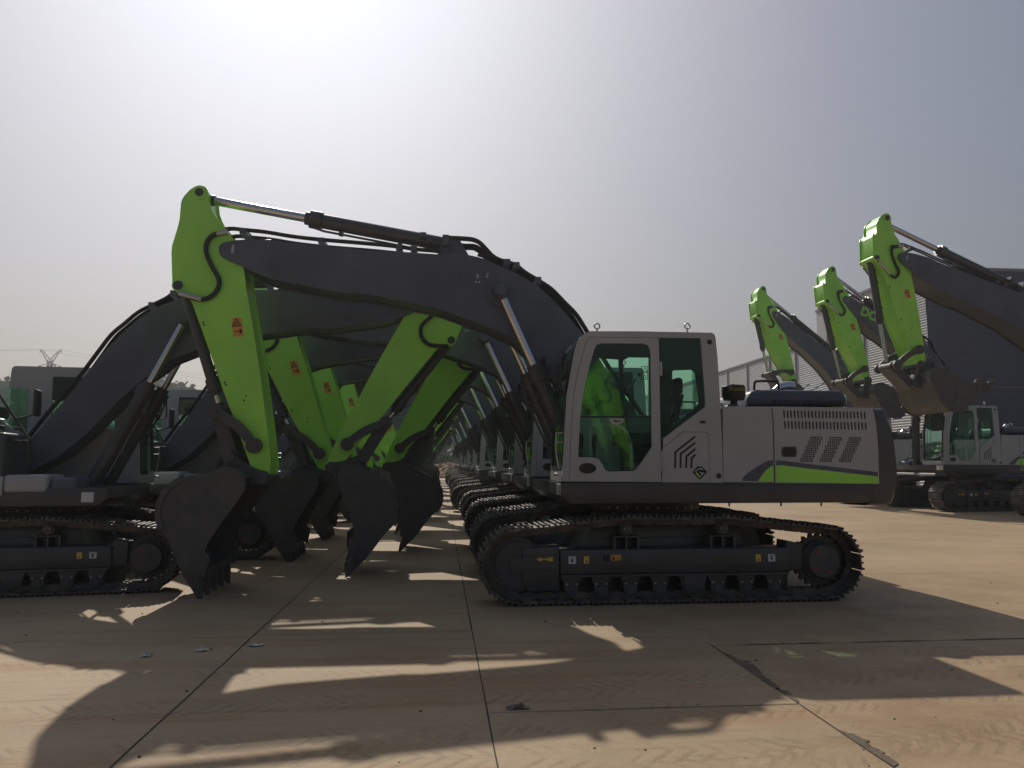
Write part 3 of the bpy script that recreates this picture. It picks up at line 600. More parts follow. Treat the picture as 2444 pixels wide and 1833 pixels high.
    ol+=[(-6.337,3.953),(-6.419,3.987),(-6.508,4.034),(-6.571,4.096),(-6.587,4.131),(-6.621,4.62),(-6.618,4.706),(-6.554,4.958),(-6.525,5.081),(-6.526,5.312),(-6.515,5.362),(-6.486,5.421),(-6.415,5.511),(-6.349,5.561)]
    m=MB(); m.prism(off(ol,.022),-.24,.24); m.prism(ol,-.27,-.24,.006,1); m.prism(ol,.24,.27,.006,1)
    for p,r in ((PK,.10),(BCP,.085)): m.cyl((p[0],-.285,p[1]),(p[0],.285,p[1]),r,24)
    arm=warp(m.build('arm',GREEN,root))
    m=MB()
    for p,r in ((PK,.058),(BCP,.065),(IDL,.05)): m.cyl((p[0],-.295,p[1]),(p[0],.295,p[1]),r,24)
    warp(m.build('pin',BLACK,arm))
    m=MB()
    for a in [(-6.156,3.641),(-6.145,3.607),(-5.837,2.815),(-5.823,2.784),(-5.548,2.632),(-5.577,2.573)]:
        m.cyl((a[0],-.278,a[1]),(a[0],-.27,a[1]),.013,8)
    warp(m.build('bolt_hole',INK,arm))
    m=MB()
    for pl in ([(-6.266,3.796),(-5.554,3.799)],[(-5.633,2.286),(-5.507,2.325),(-5.287,2.365)],[(-5.426,1.706),(-5.204,1.664)]): m.strip(pl,.012,-.2735,-.269)
    warp(m.build('weld_seam',GREEN,arm))
    m=MB(); m.prism([(-5.591,2.589),(-5.546,2.639),(-5.489,2.615),(-5.533,2.543)],-.276,-.27); warp(m.build('pipe_boss',GREEN,arm))
    m=MB(); m.prism([(-5.782,3.71),(-5.653,3.718),(-5.603,3.459),(-5.749,3.445)],-.274,-.269); st=warp(m.build('warning_sticker',ORANGE,arm))
    m=MB(); tri=[(-5.719,3.697),(-5.653,3.604),(-5.764,3.59)]
    for i in range(3): m.strip([tri[i],tri[(i+1)%3]],.014,-.2765,-.273)
    m.strip([(-5.728,3.518),(-5.68,3.521)],.014,-.2765,-.273); m.prism([(-5.67,3.556),(-5.648,3.56),(-5.635,3.531),(-5.638,3.49),(-5.656,3.487),(-5.671,3.517)],-.2765,-.273); m.strip([(-5.731,3.614),(-5.715,3.642),(-5.699,3.619)],.012,-.2765,-.273)
    warp(m.build('symbol',INK,st))
    hs=[(-5.86,4.913),(-5.928,4.899),(-6.009,4.88),(-6.089,4.835),(-6.14,4.747),(-6.149,4.646),(-6.118,4.533),(-6.045,4.392),(-5.972,4.265),(-5.955,4.166),(-5.998,4.052),(-6.083,3.977),(-6.176,3.952),(-6.284,3.968),(-6.393,4.001),(-6.481,4.031)]
    for y in (-.31,.31): m=MB(); m.tube([(x,y,z) for x,z in hs],.032,10); warp(m.build('arm_hose',RUBBER,arm))
    m=MB(); m.tube([(hs[-4][0],-.312,hs[-4][1]),(hs[-1][0],-.312,hs[-1][1])],.04,10,0); m.tube([(hs[0][0],-.312,hs[0][1]),(hs[2][0],-.312,hs[2][1])],.036,10,0); warp(m.build('hose_fitting',STEEL,arm))
    # ---- bucket
    o1=[(-5.712,1.676),(-5.578,1.657),(-5.487,1.608),(-5.429,1.534),(-5.407,1.454),(-5.428,1.352),(-5.507,1.228),(-5.728,0.908),(-5.863,0.703),(-5.897,0.614),(-5.889,0.536),(-5.939,0.283),(-5.954,0.25),(-6.111,0.241),(-6.134,0.274),(-6.202,0.418),(-6.321,0.702),(-6.438,0.897),(-6.483,1.031),(-6.489,1.109),(-6.477,1.21),(-6.425,1.333),(-6.351,1.425),(-6.225,1.518),(-6.106,1.561),(-5.93,1.585),(-5.821,1.623)]
    back=o1[13:]+o1[:4]
    m=MB()
    m.prism(o1,-.70,-.67,.006,1); m.prism(o1,.67,.70,.006,1)
    # shell: thick sheet along the back curve
    c=cen(o1); P=[Vector((x,0,z)) for x,z in back]; Q=[]
    for i in range(len(P)):
        d=(P[min(i+1,len(P)-1)]-P[max(i-1,0)]).normalized(); n=Vector((-d.z,0,d.x))
        if n.dot(Vector((c[0],0,c[1]))-P[i])<0: n=-n
        Q.append(P[i]+n*.03)
    m.prism([(p.x,p.z) for p in P]+[(p.x,p.z) for p in Q[::-1]],-.705,.705)
    # lip
    lip=[(-5.941,0.349),(-5.943,0.244),(-6.105,0.234),(-6.138,0.285),(-6.035,0.372)]; m.prism(lip,-.69,.69,.01,1)
    wr=o1[17:24]
    for y in (-.72,.70): m.strip(wr,.07,y,y+.02)
    for y in (-.708,.70): m.strip([(-6.313,1.265),(-6.177,1.422),(-5.927,1.489),(-5.774,1.546),(-5.631,1.579)],.012,y,y+.008); m.strip([(-6.302,1.254),(-5.998,1.062),(-5.868,1.117)],.012,y-.0004,y+.008)
    # hinge ears
    er=[(-5.838,1.639),(-5.785,1.775),(-5.706,1.822),(-5.624,1.805),(-5.469,1.68),(-5.328,1.627),(-5.235,1.609),(-5.186,1.538),(-5.207,1.455),(-5.299,1.43),(-5.392,1.456),(-5.496,1.444),(-5.551,1.362),(-5.695,1.515)]
    for y in (-.31,.25): m.prism(er,y,y+.06,.01,1)
    for p,r in ((BKP,.085),(LKP,.08)): m.cyl((p[0],-.36,p[1]),(p[0],.36,p[1]),r,20)
    bk=m.build('bucket',CAST,root,MK)
    tp=[(-6.112,0.263),(-5.945,0.294),(-5.918,0.183),(-5.907,-0.041),(-5.949,-0.025)]
    for k in range(5):
        y=-.66+k*.33; m=MB(); b=[m.bm.verts.new((x,y+q*(.07,.07,.045,.006,.006)[i],z)) for q in (-1,1) for i,(x,z) in enumerate(tp)]
        n=len(tp); m.bm.faces.new(b[:n]); m.bm.faces.new(b[n:][::-1])
        for i in range(n): m.bm.faces.new((b[(i+1)%n],b[i],b[n+i],b[n+(i+1)%n]))
        m.build('bucket_tooth',CAST,bk,MK,ang=5)
    sc_=[(-5.886,0.605),(-5.826,0.538),(-5.818,0.494),(-5.876,0.263),(-5.972,0.308),(-6.023,0.496)]
    for y in (-.73,.70): m=MB(); m.prism(sc_,y,y+.03,.005,1); m.build('side_cutter',CAST,bk,MK)
    # ---- linkage: pin where idler and bucket link meet
    I=ap(MA,W(IDL)); Lk=ap(MK,LKP); r1=L1*ka; r2=L2*kk; d=dist(I,Lk); 
    r1s=max(r1,abs(d-r2)+.01) if d<r1+r2 else r1*d/(r1+r2)*1.01
    r2s=r2 if d<r1+r2 else r2*d/(r1+r2)*1.01
    a=(r1s*r1s-r2s*r2s+d*d)/(2*d); h=math.sqrt(max(0,r1s*r1s-a*a)); ux,uz=(Lk[0]-I[0])/d,(Lk[1]-I[1])/d
    c1_=(I[0]+a*ux+h*uz,I[1]+a*uz-h*ux); c2_=(I[0]+a*ux-h*uz,I[1]+a*uz+h*ux)
    rp=c1_ if c1_[0]<c2_[0] else c2_
    def bar(p,q,wd,y0,y1,r,bend=0,bb=None):
        bb=bb or MB(); P0=Vector((p[0],0,p[1])); P1=Vector((q[0],0,q[1])); d_=(P1-P0); n=Vector((-d_.z,0,d_.x)).normalized()
        A=[];B=[]
        for k in range(9):
            t=k/8; c_=P0.lerp(P1,t)+n*bend*math.sin(math.pi*t); A.append(c_+n*wd/2); B.append(c_-n*wd/2)
        bb.prism([(v.x,v.z) for v in A]+[(v.x,v.z) for v in B[::-1]],y0,y1,.008,1)
        for e in (p,q): bb.cyl((e[0],y0-.008,e[1]),(e[0],y1+.008,e[1]),r,20); bb.cyl((e[0],y0-.03,e[1]),(e[0],y1+.03,e[1]),r*.5,12)
        return bb
    for s in (-1,1):
        y=s*.35*ka; bar(rp,I,.13*ka,y-.03,y+.03,.105*ka,bend=.05*ka).build('idler_link',CAST,root)
    bar(rp,Lk,.19*ka,-.22*ka,.22*ka,.1*ka).build('bucket_link',CAST,root)
    # ---- rams
    ram(root,'arm_cylinder',ap(MBm,ACB),ap(MA,W(PK)),0,.104*kb,.062*kb,.60)
    for s in (-1,1): ram(root,'boom_cylinder',BCF,ap(MBm,CYB),s*.50,.112,.057,.60 if tb>-3 else .50)
    ram(root,'bucket_cylinder',ap(MA,W(BCP)),rp,0,.075*ka,.045*ka,.86 if pb<60 else .60)
    return boom,MBm
# ------------------------------------------------------------------ ground
def ground_mat():
    m=bpy.data.materials.new('concrete_yard'); m.use_nodes=True; n=m.node_tree.nodes; l=m.node_tree.links; b=n['Principled BSDF']
    geo=n.new('ShaderNodeNewGeometry'); sx=n.new('ShaderNodeSeparateXYZ'); l.new(geo.outputs['Position'],sx.inputs[0])
    def noise(vec,scale,detail=6,rough=.6):
        t=n.new('ShaderNodeTexNoise'); t.inputs['Scale'].default_value=scale; t.inputs['Detail'].default_value=detail; t.inputs['Roughness'].default_value=rough; l.new(vec,t.inputs['Vector']); return t.outputs[0]
    def mapv(scale,rot=0):
        t=n.new('ShaderNodeMapping'); t.inputs['Scale'].default_value=scale; t.inputs['Rotation'].default_value=(0,0,R(rot)); l.new(geo.outputs['Position'],t.inputs['Vector']); return t.outputs[0]
    def ramp(fac,a,b_,lo=0,hi=1):
        t=n.new('ShaderNodeMapRange'); t.inputs[1].default_value=a; t.inputs[2].default_value=b_; t.inputs[3].default_value=lo; t.inputs[4].default_value=hi; l.new(fac,t.inputs[0]); return t.outputs[0]
    def mix(f,a,b_):
        t=n.new('ShaderNodeMix'); t.data_type='RGBA'
        if isinstance(f,float): t.inputs[0].default_value=f
        else: l.new(f,t.inputs[0])
        for i,v in ((6,a),(7,b_)):
            if isinstance(v,tuple): t.inputs[i].default_value=(*v,1)
            else: l.new(v,t.inputs[i])
        return t.outputs[2]
    def M(op,a,b_=None,c=None):
        t=n.new('ShaderNodeMath'); t.operation=op
        for i,v in enumerate((a,b_,c)):
            if v is None: continue
            if isinstance(v,(int,float)): t.inputs[i].default_value=v
            else: l.new(v,t.inputs[i])
        return t.outputs[0]
    P=geo.outputs['Position']
    base=mix(ramp(noise(P,.35,8),.35,.65),(.37,.262,.150),(.53,.39,.232))
    # each slab its own shade
    cb=n.new('ShaderNodeCombineXYZ'); l.new(M('FLOOR',M('DIVIDE',M('SUBTRACT',sx.outputs[0],.33),2.24)),cb.inputs[0]); l.new(M('FLOOR',M('DIVIDE',M('ADD',sx.outputs[1],M('MULTIPLY',M('FLOOR',M('DIVIDE',M('SUBTRACT',sx.outputs[0],.33),2.24)),1.9)),4.35)),cb.inputs[1])
    wn=n.new('ShaderNodeTexWhiteNoise'); wn.noise_dimensions='2D'; l.new(cb.outputs[0],wn.inputs[0])
    base=mix(M('MULTIPLY',wn.outputs[0],.35),base,(.48,.355,.225))
    # streaks of red clay drawn out by tracks along X
    st=ramp(noise(mapv((.22,2.2,1),-2),1.0,8,.65),.50,.66)
    nearm=ramp(sx.outputs[1],4,13,1,.35)
    base=mix(M('MULTIPLY',M('MULTIPLY',st,.75),nearm),base,(.40,.20,.085))
    st2=ramp(noise(mapv((.5,9,1),3),1.0,6,.7),.56,.68)
    base=mix(M('MULTIPLY',st2,.42),base,(.20,.125,.07))
    # pale dusty scrapes
    st3=ramp(noise(mapv((.6,14,1),-3),1.3,5,.7),.58,.70)
    base=mix(M('MULTIPLY',st3,.40),base,(.54,.44,.31))
    # clay on the right hand, unpaved-looking strip
    rt=ramp(sx.outputs[0],2.55,2.75)
    clay=mix(ramp(noise(P,1.3,9,.65),.38,.62),(.35,.225,.125),(.48,.34,.20))
    base=mix(M('MULTIPLY',M('MULTIPLY',rt,ramp(sx.outputs[1],14,9)),.75),base,clay)
    # tyre tread prints: chevrons inside bands
    def tread(rot,off,width,freq,strength,lo=-50,hi=50,vari=2.0):
        mp=n.new('ShaderNodeMapping'); mp.vector_type='POINT'; mp.inputs['Rotation'].default_value=(0,0,R(rot)); mp.inputs['Location'].default_value=(0,off,0); l.new(P,mp.inputs['Vector'])
        s2=n.new('ShaderNodeSeparateXYZ'); l.new(mp.outputs[0],s2.inputs[0])
        wob=M('MULTIPLY',M('SUBTRACT',noise(mapv((.3,.3,1)),1,2),.5),.35)
        v=M('ABSOLUTE',M('ADD',s2.outputs[1],wob)); band=ramp(v,width*.8,width,1,0)
        ph=M('SINE',M('ADD',M('MULTIPLY',s2.outputs[0],freq),M('MULTIPLY',v,freq*.9)))
        ch=ramp(M('ADD',ph,M('MULTIPLY',M('SUBTRACT',noise(P,14,4),.5),2.2)),-.1,.9)
        br=ramp(noise(P,vari,4),.42,.58)
        return M('MULTIPLY',M('MULTIPLY',M('MULTIPLY',ch,band),br),strength)
    tr=None
    for a in ((-14,-3.2,.20,46,.42),(-12,-4.05,.18,44,.4),(2,-4.75,.22,42,.35),(-3,-5.9,.22,48,.38),(4,-6.5,.18,50,.3),(-5,-5.15,.16,52,.35),(-17,-4.9,.18,45,.38),(-20,-3.4,.16,50,.35),(1,-7.0,.2,47,.25)):
        t=tread(*a); tr=t if tr is None else M('MAXIMUM',tr,t)
    base=mix(tr,base,(.20,.13,.07))
    # hairline scuffs running mostly across the rows, plus fine grit
    sc1=ramp(noise(mapv((1.2,40,1),-6),1.0,3,.6),.60,.66); base=mix(M('MULTIPLY',M('MULTIPLY',sc1,ramp(noise(P,.8,3),.45,.6)),.45),base,(.24,.16,.095))
    sc2=ramp(noise(mapv((1.5,55,1),14),1.0,3,.6),.62,.67); base=mix(M('MULTIPLY',M('MULTIPLY',sc2,ramp(noise(P,.6,3),.5,.6)),.45),base,(.55,.45,.33))
    gr=ramp(noise(P,70,3,.7),.3,.7); base=mix(M('MULTIPLY',gr,.16),base,(.20,.14,.09))
    # small specks
    sp=ramp(noise(P,22,2,.5),.70,.76); base=mix(M('MULTIPLY',sp,.5),base,(.12,.09,.07))
    l.new(base,b.inputs['Base Color'])
    b.inputs['Roughness'].default_value=.68; b.inputs['Specular IOR Level'].default_value=.35
    bp=n.new('ShaderNodeBump'); bp.inputs['Strength'].default_value=.35; bp.inputs['Distance'].default_value=.02
    l.new(M('ADD',noise(P,30,6,.7),M('MULTIPLY',tr,-1.2)),bp.inputs['Height']); l.new(bp.outputs[0],b.inputs['Normal'])
    return m
me=bpy.data.meshes.new('ground'); S=1500
me.from_pydata([(-S,-S,0),(S,-S,0),(S,S,0),(-S,S,0)],[],[(0,1,2,3)]); me.materials.append(ground_mat())
gd=bpy.data.objects.new('ground',me); link(gd); tag(gd,kind='structure')
# slab joints: narrow dark saw cuts
JM=mat('joint_filler',(.05,.04,.035),.9,var=.3,scale=8)
m=MB(); rj=random.Random(3)
def joint(x0,y0,x1,y1,w):
    n_=max(2,int(math.hypot(x1-x0,y1-y0)/.5)); P=[]; dx,dy=x1-x0,y1-y0; L=math.hypot(dx,dy); nx,ny=-dy/L,dx/L
    a=[];b=[]
    for k in range(n_+1):
        t=k/n_; ww=w*(.6+.8*rj.random())/2; j=(rj.random()-.5)*.008; x=x0+dx*t+nx*j; y=y0+dy*t+ny*j
        a.append(m.bm.verts.new((x+nx*ww,y+ny*ww,.004))); b.append(m.bm.verts.new((x-nx*ww,y-ny*ww,.004)))
    for k in range(n_): m.bm.faces.new((a[k],b[k],b[k+1],a[k+1]))
xs=[-6.33,-4.09,-1.85,.34,2.58]
for x in xs[2:]: joint(x,1,x+(.03 if x<0 else 0),60 if x in(.34,-1.85) else (16 if x<2 else 7.4),.011)
for i,(xa,xb,y0) in enumerate(((-8.5,-6.33,8.0),(-6.33,-4.09,8.0),(-4.09,-1.85,8.07),(-1.85,.34,8.12),(.34,2.58,5.51),(2.58,12,7.29))):
    for k in range(-1,9): 
        y=y0+k*4.35
        if y>2: joint(xa+.01,y+.003,xb-.01,y+.003,.008)
jo=m.build('slab_joints',JM); tag(jo,kind='structure')
# dark damp patches where the joint has broken out
m=MB()
def patch(pts):
    vs=[m.bm.verts.new((x,y,.0055)) for x,y in pts]; m.bm.faces.new(vs)
def sliver(x0,y0,x1,y1,w,seed):
    r_=random.Random(seed); N=26; a=[];b=[]
    for k in range(N+1):
        t=k/N; e=math.sin(math.pi*t)**.6; x=x0+(x1-x0)*t; y=y0+(y1-y0)*t
        a.append(m.bm.verts.new((x-.006-.01*r_.random()*e,y,.0055))); b.append(m.bm.verts.new((x+.004+w*e*(.45+.75*r_.random())*(1-.35*math.sin(9*t+seed)),y,.0055)))
    for k in range(N): m.bm.faces.new((a[k],b[k],b[k+1],a[k+1]))
sliver(2.58,7.05,2.58,5.85,.10,1); sliver(2.585,5.9,2.585,5.55,.04,2); sliver(2.585,4.95,2.59,4.36,.075,3)
def hsliver(x0,x1,y,w,seed):
    r_=random.Random(seed); N=30; a=[];b=[]
    for k in range(N+1):
        t=k/N; e=math.sin(math.pi*t)**.5; x=x0+(x1-x0)*t
        a.append(m.bm.verts.new((x,y-.004-w*.3*e*r_.random(),.0055))); b.append(m.bm.verts.new((x,y+.004+w*e*r_.random(),.0055)))
    for k in range(N): m.bm.faces.new((a[k],b[k],b[k+1],a[k+1]))
for k in range(7): hsliver(2.9+k*1.05,3.7+k*1.05,7.293,.035,20+k)
dp_=m.build('damp_patches',mat('damp_soil',(.15,.108,.07),.8,var=.3,scale=5)); tag(dp_,kind='structure')
# ------------------------------------------------------------------ excavators
def copy_part(o,parent,far=False):
    c=o.copy(); link(c); c.parent=parent
    for ch in KID.get(o,()):
        if far and ch.name.split('.')[0] in SMALL: continue
        copy_part(ch,c,far)
    return c
SMALL={'bolt','bolt_row','bolt_ring','drain_plug','symbol','screw','latch','bolt_hole','grease_fitting','marker_plate','wiper','lock','handle','rubber_plug','slot','seam','drain_pipe','step_plate','roof_plug','data_plate','lettering','emblem','emblem_bar','emblem_face','latch_box','grease_cover','lashing_sticker','hook_sticker','arrow_sticker','pipe_boss','weld_seam','glass_sticker','inner_frame','hydraulic_hoses','louvre','hinge','filler_neck','vent_slots','far_side_window','slot_backing'}
A0=empty('excavator'); body_uc=uc_parts(A0)
before=set(bpy.data.objects); up_parts(A0); body_up=[o for o in bpy.data.objects if o not in before and o.parent==A0]
before=set(bpy.data.objects); arm_parts(A0); armA=[o for o in bpy.data.objects if o not in before and o.parent==A0]
def arm_set(**k):
    h=empty('holder'); arm_parts_res=arm_parts(h,**k); ps=[o for o in bpy.data.objects if o.parent==h]
    for p in ps: p.parent=None
    bpy.data.objects.remove(h); return ps,arm_parts_res
armB,_=arm_set(tb=.6,kb=1.02,pa=17,ka=1.03,pb=13.5,kk=1.045)
print('BTIP',min(v.co.z for o in bpy.data.objects if o.name.startswith('bucket_tooth') and o.parent in armB for v in o.data.vertices))
armA2,_=arm_set(tb=1.3,pa=7,pb=4)
armA3,_=arm_set(tb=.5,pa=4,pb=9)
armC,_=arm_set(tb=-14.2,kb=1.2,pa=-5,ka=1.12,pb=99,kk=1.1,W=short_stick)
armD,_=arm_set(tb=-27.5,kb=.98,pa=0,ka=1.1,pb=100,kk=1.15,W=short_stick)
armE,_=arm_set(tb=-32.5,kb=1.0,pa=1,ka=1.1,pb=60,kk=1.1,W=short_stick)
# the middle far machine carries letters on its boom
def index():
    global KID
    KID={}
    for o in bpy.data.objects:
        if o.parent: KID.setdefault(o.parent,[]).append(o)
index()
def machine(loc,rz,arms,label,group,far=False,flip=False,s=1,first_arm=False,ucx=0):
    first_arm=first_arm or (arms and arms[0].parent is None)
    r=empty('excavator',loc,rz); r.scale=(s,s,s)
    for o in body_uc:
        if far and o.name.split('.')[0] in ('track_roller','carrier_roller'): continue
        c=copy_part(o,r,far)
        if flip: c.rotation_euler=(0,0,math.pi)
        c.location.x=ucx
    for o in body_up:
        if far and o.name.split('.')[0] in SMALL: continue
        copy_part(o,r,far)
    for o in arms:
        if first_arm:
            o.parent=r
        else: copy_part(o,r,far)
    tag(r,label,'excavator',group); return r
ORD=['nearest','second','third','fourth','fifth','sixth','seventh','eighth','ninth','tenth','eleventh','twelfth','thirteenth','fourteenth']
GA='excavators lined up in the right-hand row facing left'; GB='excavators lined up in the left-hand row facing right'; GC='large excavators parked by the warehouse'
X0=2.9
A0.location=(X0,11.02,0); tag(A0,'nearest grey and green excavator, seen whole from its cab side','excavator',GA)
offA=[0,3.7,7.5,12.7,18.4,24,29.6,35.4,41,47,53,59,65,71]
rp_=random.Random(5)
for i,o_ in enumerate(offA[1:],1):
    machine((X0+(rp_.random()-.5)*.25,11.02+o_,0),R((rp_.random()-.5)*1.2),(armA2,armA2,armA3,armA2,armA)[(i-1)%5],'%s excavator from the camera in the right-hand row, green arm hanging to a dark bucket'%ORD[i],GA,far=i>4)
offB=[0,3.7,7.6,12.2,17.2,22.5,28,33.5,39,45,51,57,63,69]
for i,o_ in enumerate(offB):
    lab='%s excavator from the camera in the left-hand row, facing right with its bucket curled inward'%ORD[i] if i else 'nearest excavator of the left-hand row, cut off by the left edge of the photo'
    machine((-5.8+(.5 if i==1 else .3*min(i,1)+(rp_.random()-.5)*.3),12.1+o_,0),math.pi+R(7.5 if i==0 else 2*rp_.random()),armB,lab,GB,far=i>4,flip=True,s=.945,first_arm=(i==0))
C_=[((20.2,21.7,0),armC,'large excavator at the right edge, its big bucket curled up above the far cabs',True),
    ((19.45,27.9,0),armD,'large excavator whose whole white-grey cab shows right of the dark counterweight',True),
    ((18.65,33.3,0),armE,'large excavator half hidden behind the dark counterweight, green arm farthest left',True)]
for loc,ar,lab,fa in C_:
    r=machine(loc,R(3),ar,lab,GC,s=1.12,first_arm=fa,ucx=.75)
    if loc[1]==27.9: C1R=r
# letters on the boom of the middle large machine
bo_=[o for o in armD if o.name.startswith('boom') and 'cyl' not in o.name][0]
MD=rotm(FOOT,FOOT,-27.5,.98)
text_mesh('DO',.42,'lettering',GREEN,bo_,MD@Matrix.Translation((TIP[0]+1.0,-.336,TIP[1]-.12))@Matrix.Rotation(R(-4),4,'Y')@FACE,outline=.016)
for k,(x,y) in enumerate(((12.2,-9.0),(12.6,-13.4))):
    machine((x,y,0),0,armA,('excavator behind the photographer, seen only as the nearer green reflection in the cab glass','excavator behind the photographer, the farther green reflection in the cab glass')[k],'excavators behind the photographer',far=True)
# ------------------------------------------------------------------ warehouse
CLAD=mat('grey_cladding',(.36,.37,.38),.5,var=.06,scale=.5,metal=.2); BLUE=mat('dark_blue_cladding',(.028,.042,.085),.5,var=.08,scale=.4)
TRIM=mat('wall_trim',(.2,.2,.21),.5)
wh=empty('warehouse',(35,52,0)); tag(wh,'long grey corrugated warehouse with a tall dark blue end wall','warehouse')
def wall_x(name,x,y0,y1,h,mt,pitch=.2,d=.02):
    # horizontal rib profile extruded along Y
    m=MB(); bm=m.bm; n_=int(h/pitch); prof=[]
    for k in range(n_):
        z=k*pitch; prof+=[(0,z),(0,z+pitch*.5),(-d,z+pitch*.6),(-d,z+pitch*.9)]
    prof.append((0,n_*pitch))
    a=[bm.verts.new((x+p[0],y0,p[1])) for p in prof]; b=[bm.verts.new((x+p[0],y1,p[1])) for p in prof]
    for k in range(len(prof)-1): bm.faces.new((a[k],a[k+1],b[k+1],b[k]))
    return m.build(name,mt,wh,ang=15)
def wall_y(name,y,x0,x1,h,mt,pitch=.2,d=.02):
    m=MB(); bm=m.bm; n_=int(h/pitch); prof=[]
    for k in range(n_):
        z=k*pitch; prof+=[(0,z),(0,z+pitch*.5),(-d,z+pitch*.6),(-d,z+pitch*.9)]
    prof.append((0,n_*pitch))
    a=[bm.verts.new((x0,y+p[0],p[1])) for p in prof]; b=[bm.verts.new((x1,y+p[0],p[1])) for p in prof]
    for k in range(len(prof)-1): bm.faces.new((a[k],a[k+1],b[k+1],b[k]))
    return m.build(name,mt,wh,ang=15)
o=wall_x('side_wall',0,0,16.2,15.9,CLAD); o=wall_x('side_wall',.2,16.2,150,13.2,CLAD)
wall_y('end_wall',-.02,0,60,15.9,BLUE)
m=MB(); m.box(.1,60,.1,16,15.7,15.85); m.box(.3,60,16,150,13.0,13.15); m.build('roof',TRIM,wh)
m=MB(); m.box(-.12,60,-.12,-.03,15.8,16.0); m.box(-.12,.05,-.03,16.2,15.8,16.0); m.box(.08,.25,16.25,150,13.1,13.3); m.build('eaves_trim',TRIM,wh)
m=MB()
for y in (2.2,8.2,14.2): m.box(-.1,-.02,y,y+.14,0,15.8)
for k in range(22): m.box(.08,.18,21+6.1*k,21.14+6.1*k,0,13.1)
m.build('downpipe',TRIM,wh)
m=MB()
for k in range(14): m.obox((2.5,-.25,3.55+k*.13),(1.15,0,0),(0,.06,-.03),(0,.004,.006))
m.box(1.3,3.7,-.36,-.3,5.35,5.42); m.box(3.0,3.04,-.33,-.28,3.5,5.4); m.box(1.25,3.75,-.20,-.15,3.4,5.4); m.build('annex_side_panel',CLAD,wh)  # slatted panel added in place of a lean-to's sunlit side wall
m=MB(); m.box(10,60,-.10,-.075,3.6,3.66); m.box(0,10,-.10,-.075,7.2,7.24); m.build('wall_rail',TRIM,wh)
m=MB(); m.obox((-2.2,22,6.9),(2.3,0,.35),(0,9,0),(0,0,.12)); m.obox((-2.2,22,6.6),(2.2,0,.33),(0,8.9,0),(0,0,.04)); m.build('canopy',mat('white_canopy',(.6,.6,.6),.5),wh)
m=MB()
for k in range(5): m.tube([(0,14.5+k*3.6,9.2),(-4.3,14.5+k*3.6,6.6)],.06,6); m.tube([(-4.3,14.5+k*3.6,6.6),(-4.3,14.5+k*3.6,0)],.09,8)
m.build('canopy_strut',TRIM,wh)
# ------------------------------------------------------------------ hill, pylon, wires
FO=bpy.data.materials.new('hill_foliage'); FO.use_nodes=True; n_=FO.node_tree.nodes; l_=FO.node_tree.links
oi=n_.new('ShaderNodeTexNoise'); oi.inputs['Scale'].default_value=.35; oi.inputs['Detail'].default_value=6; g_=n_.new('ShaderNodeNewGeometry'); l_.new(g_.outputs['Position'],oi.inputs['Vector'])
rm=n_.new('ShaderNodeValToRGB'); rm.color_ramp.elements[0].position=.35; rm.color_ramp.elements[0].color=(.025,.05,.015,1); rm.color_ramp.elements[1].position=.65; rm.color_ramp.elements[1].color=(.10,.15,.05,1)
l_.new(oi.outputs[0],rm.inputs[0]); l_.new(rm.outputs[0],n_['Principled BSDF'].inputs['Base Color']); n_['Principled BSDF'].inputs['Roughness'].default_value=.8
def hz(x,y):
    u=(x+105)/60; v=(y-150)/45
    h=17*math.exp(-u*u*.6-v*v)+7*math.exp(-((x+40)/60)**2-((y-190)/40)**2)
    return h*(1+.12*math.sin(x*.11)+.1*math.sin(x*.31+y*.2))
bm=bmesh.new(); G=[]
for i in range(90):
    row=[]
    for j in range(40):
        x=-260+i*4.2; y=90+j*4.2; row.append(bm.verts.new((x,y,hz(x,y)-.6)))
    G.append(row)
for i in range(89):
    for j in range(39): bm.faces.new((G[i][j],G[i+1][j],G[i+1][j+1],G[i][j+1]))
me=bpy.data.meshes.new('hill'); bm.to_mesh(me); bm.free(); me.materials.append(mat('hill_soil',(.11,.09,.05),.9,scale=.1))
hl=bpy.data.objects.new('hill',me); link(hl); tag(hl,kind='structure')
bm=bmesh.new(); rf=random.Random(11)
for k in range(5200):
    x=rf.uniform(-230,60); y=rf.uniform(100,185); z0=hz(x,y)
    if z0<.8: continue
    r=rf.uniform(.9,2.2); c=Vector((x,y,z0+r*.4))
    for q in range(9):
        d=Vector((rf.gauss(0,1),rf.gauss(0,1),abs(rf.gauss(0,1))*.8)).normalized()*r*rf.uniform(.6,1.1); p=c+d; s_=rf.uniform(.3,.75)
        a=Vector((rf.gauss(0,1),rf.gauss(0,1),rf.gauss(0,1))).normalized(); b=a.orthogonal().normalized()
        bm.faces.new([bm.verts.new(p+a*s_),bm.verts.new(p+b*s_*.8),bm.verts.new(p-a*s_),bm.verts.new(p-b*s_*.8)])
me=bpy.data.meshes.new('woodland'); bm.to_mesh(me); bm.free(); me.materials.append(FO)
fo=bpy.data.objects.new('woodland',me); link(fo); tag(fo,'dense green scrub covering the far hill on the left','scrub',kind='stuff')
PY=mat('galvanised_steel',(.18,.18,.19),.6,metal=.3)
py=(-119,245)
m=MB(); W=[(0,2.8),(14,1.6),(24,.8),(30,.6),(33,.5)]
cor=[]
for z,hw in W: cor.append([Vector((py[0]+a*hw,py[1]+b*hw,z)) for a,b in ((-1,-1),(1,-1),(1,1),(-1,1))])
for i in range(len(W)-1):
    for k in range(4):
        m.cyl(cor[i][k],cor[i+1][k],.14,4); m.cyl(cor[i][k],cor[i+1][(k+1)%4],.09,4); m.cyl(cor[i][(k+1)%4],cor[i+1][k],.09,4)
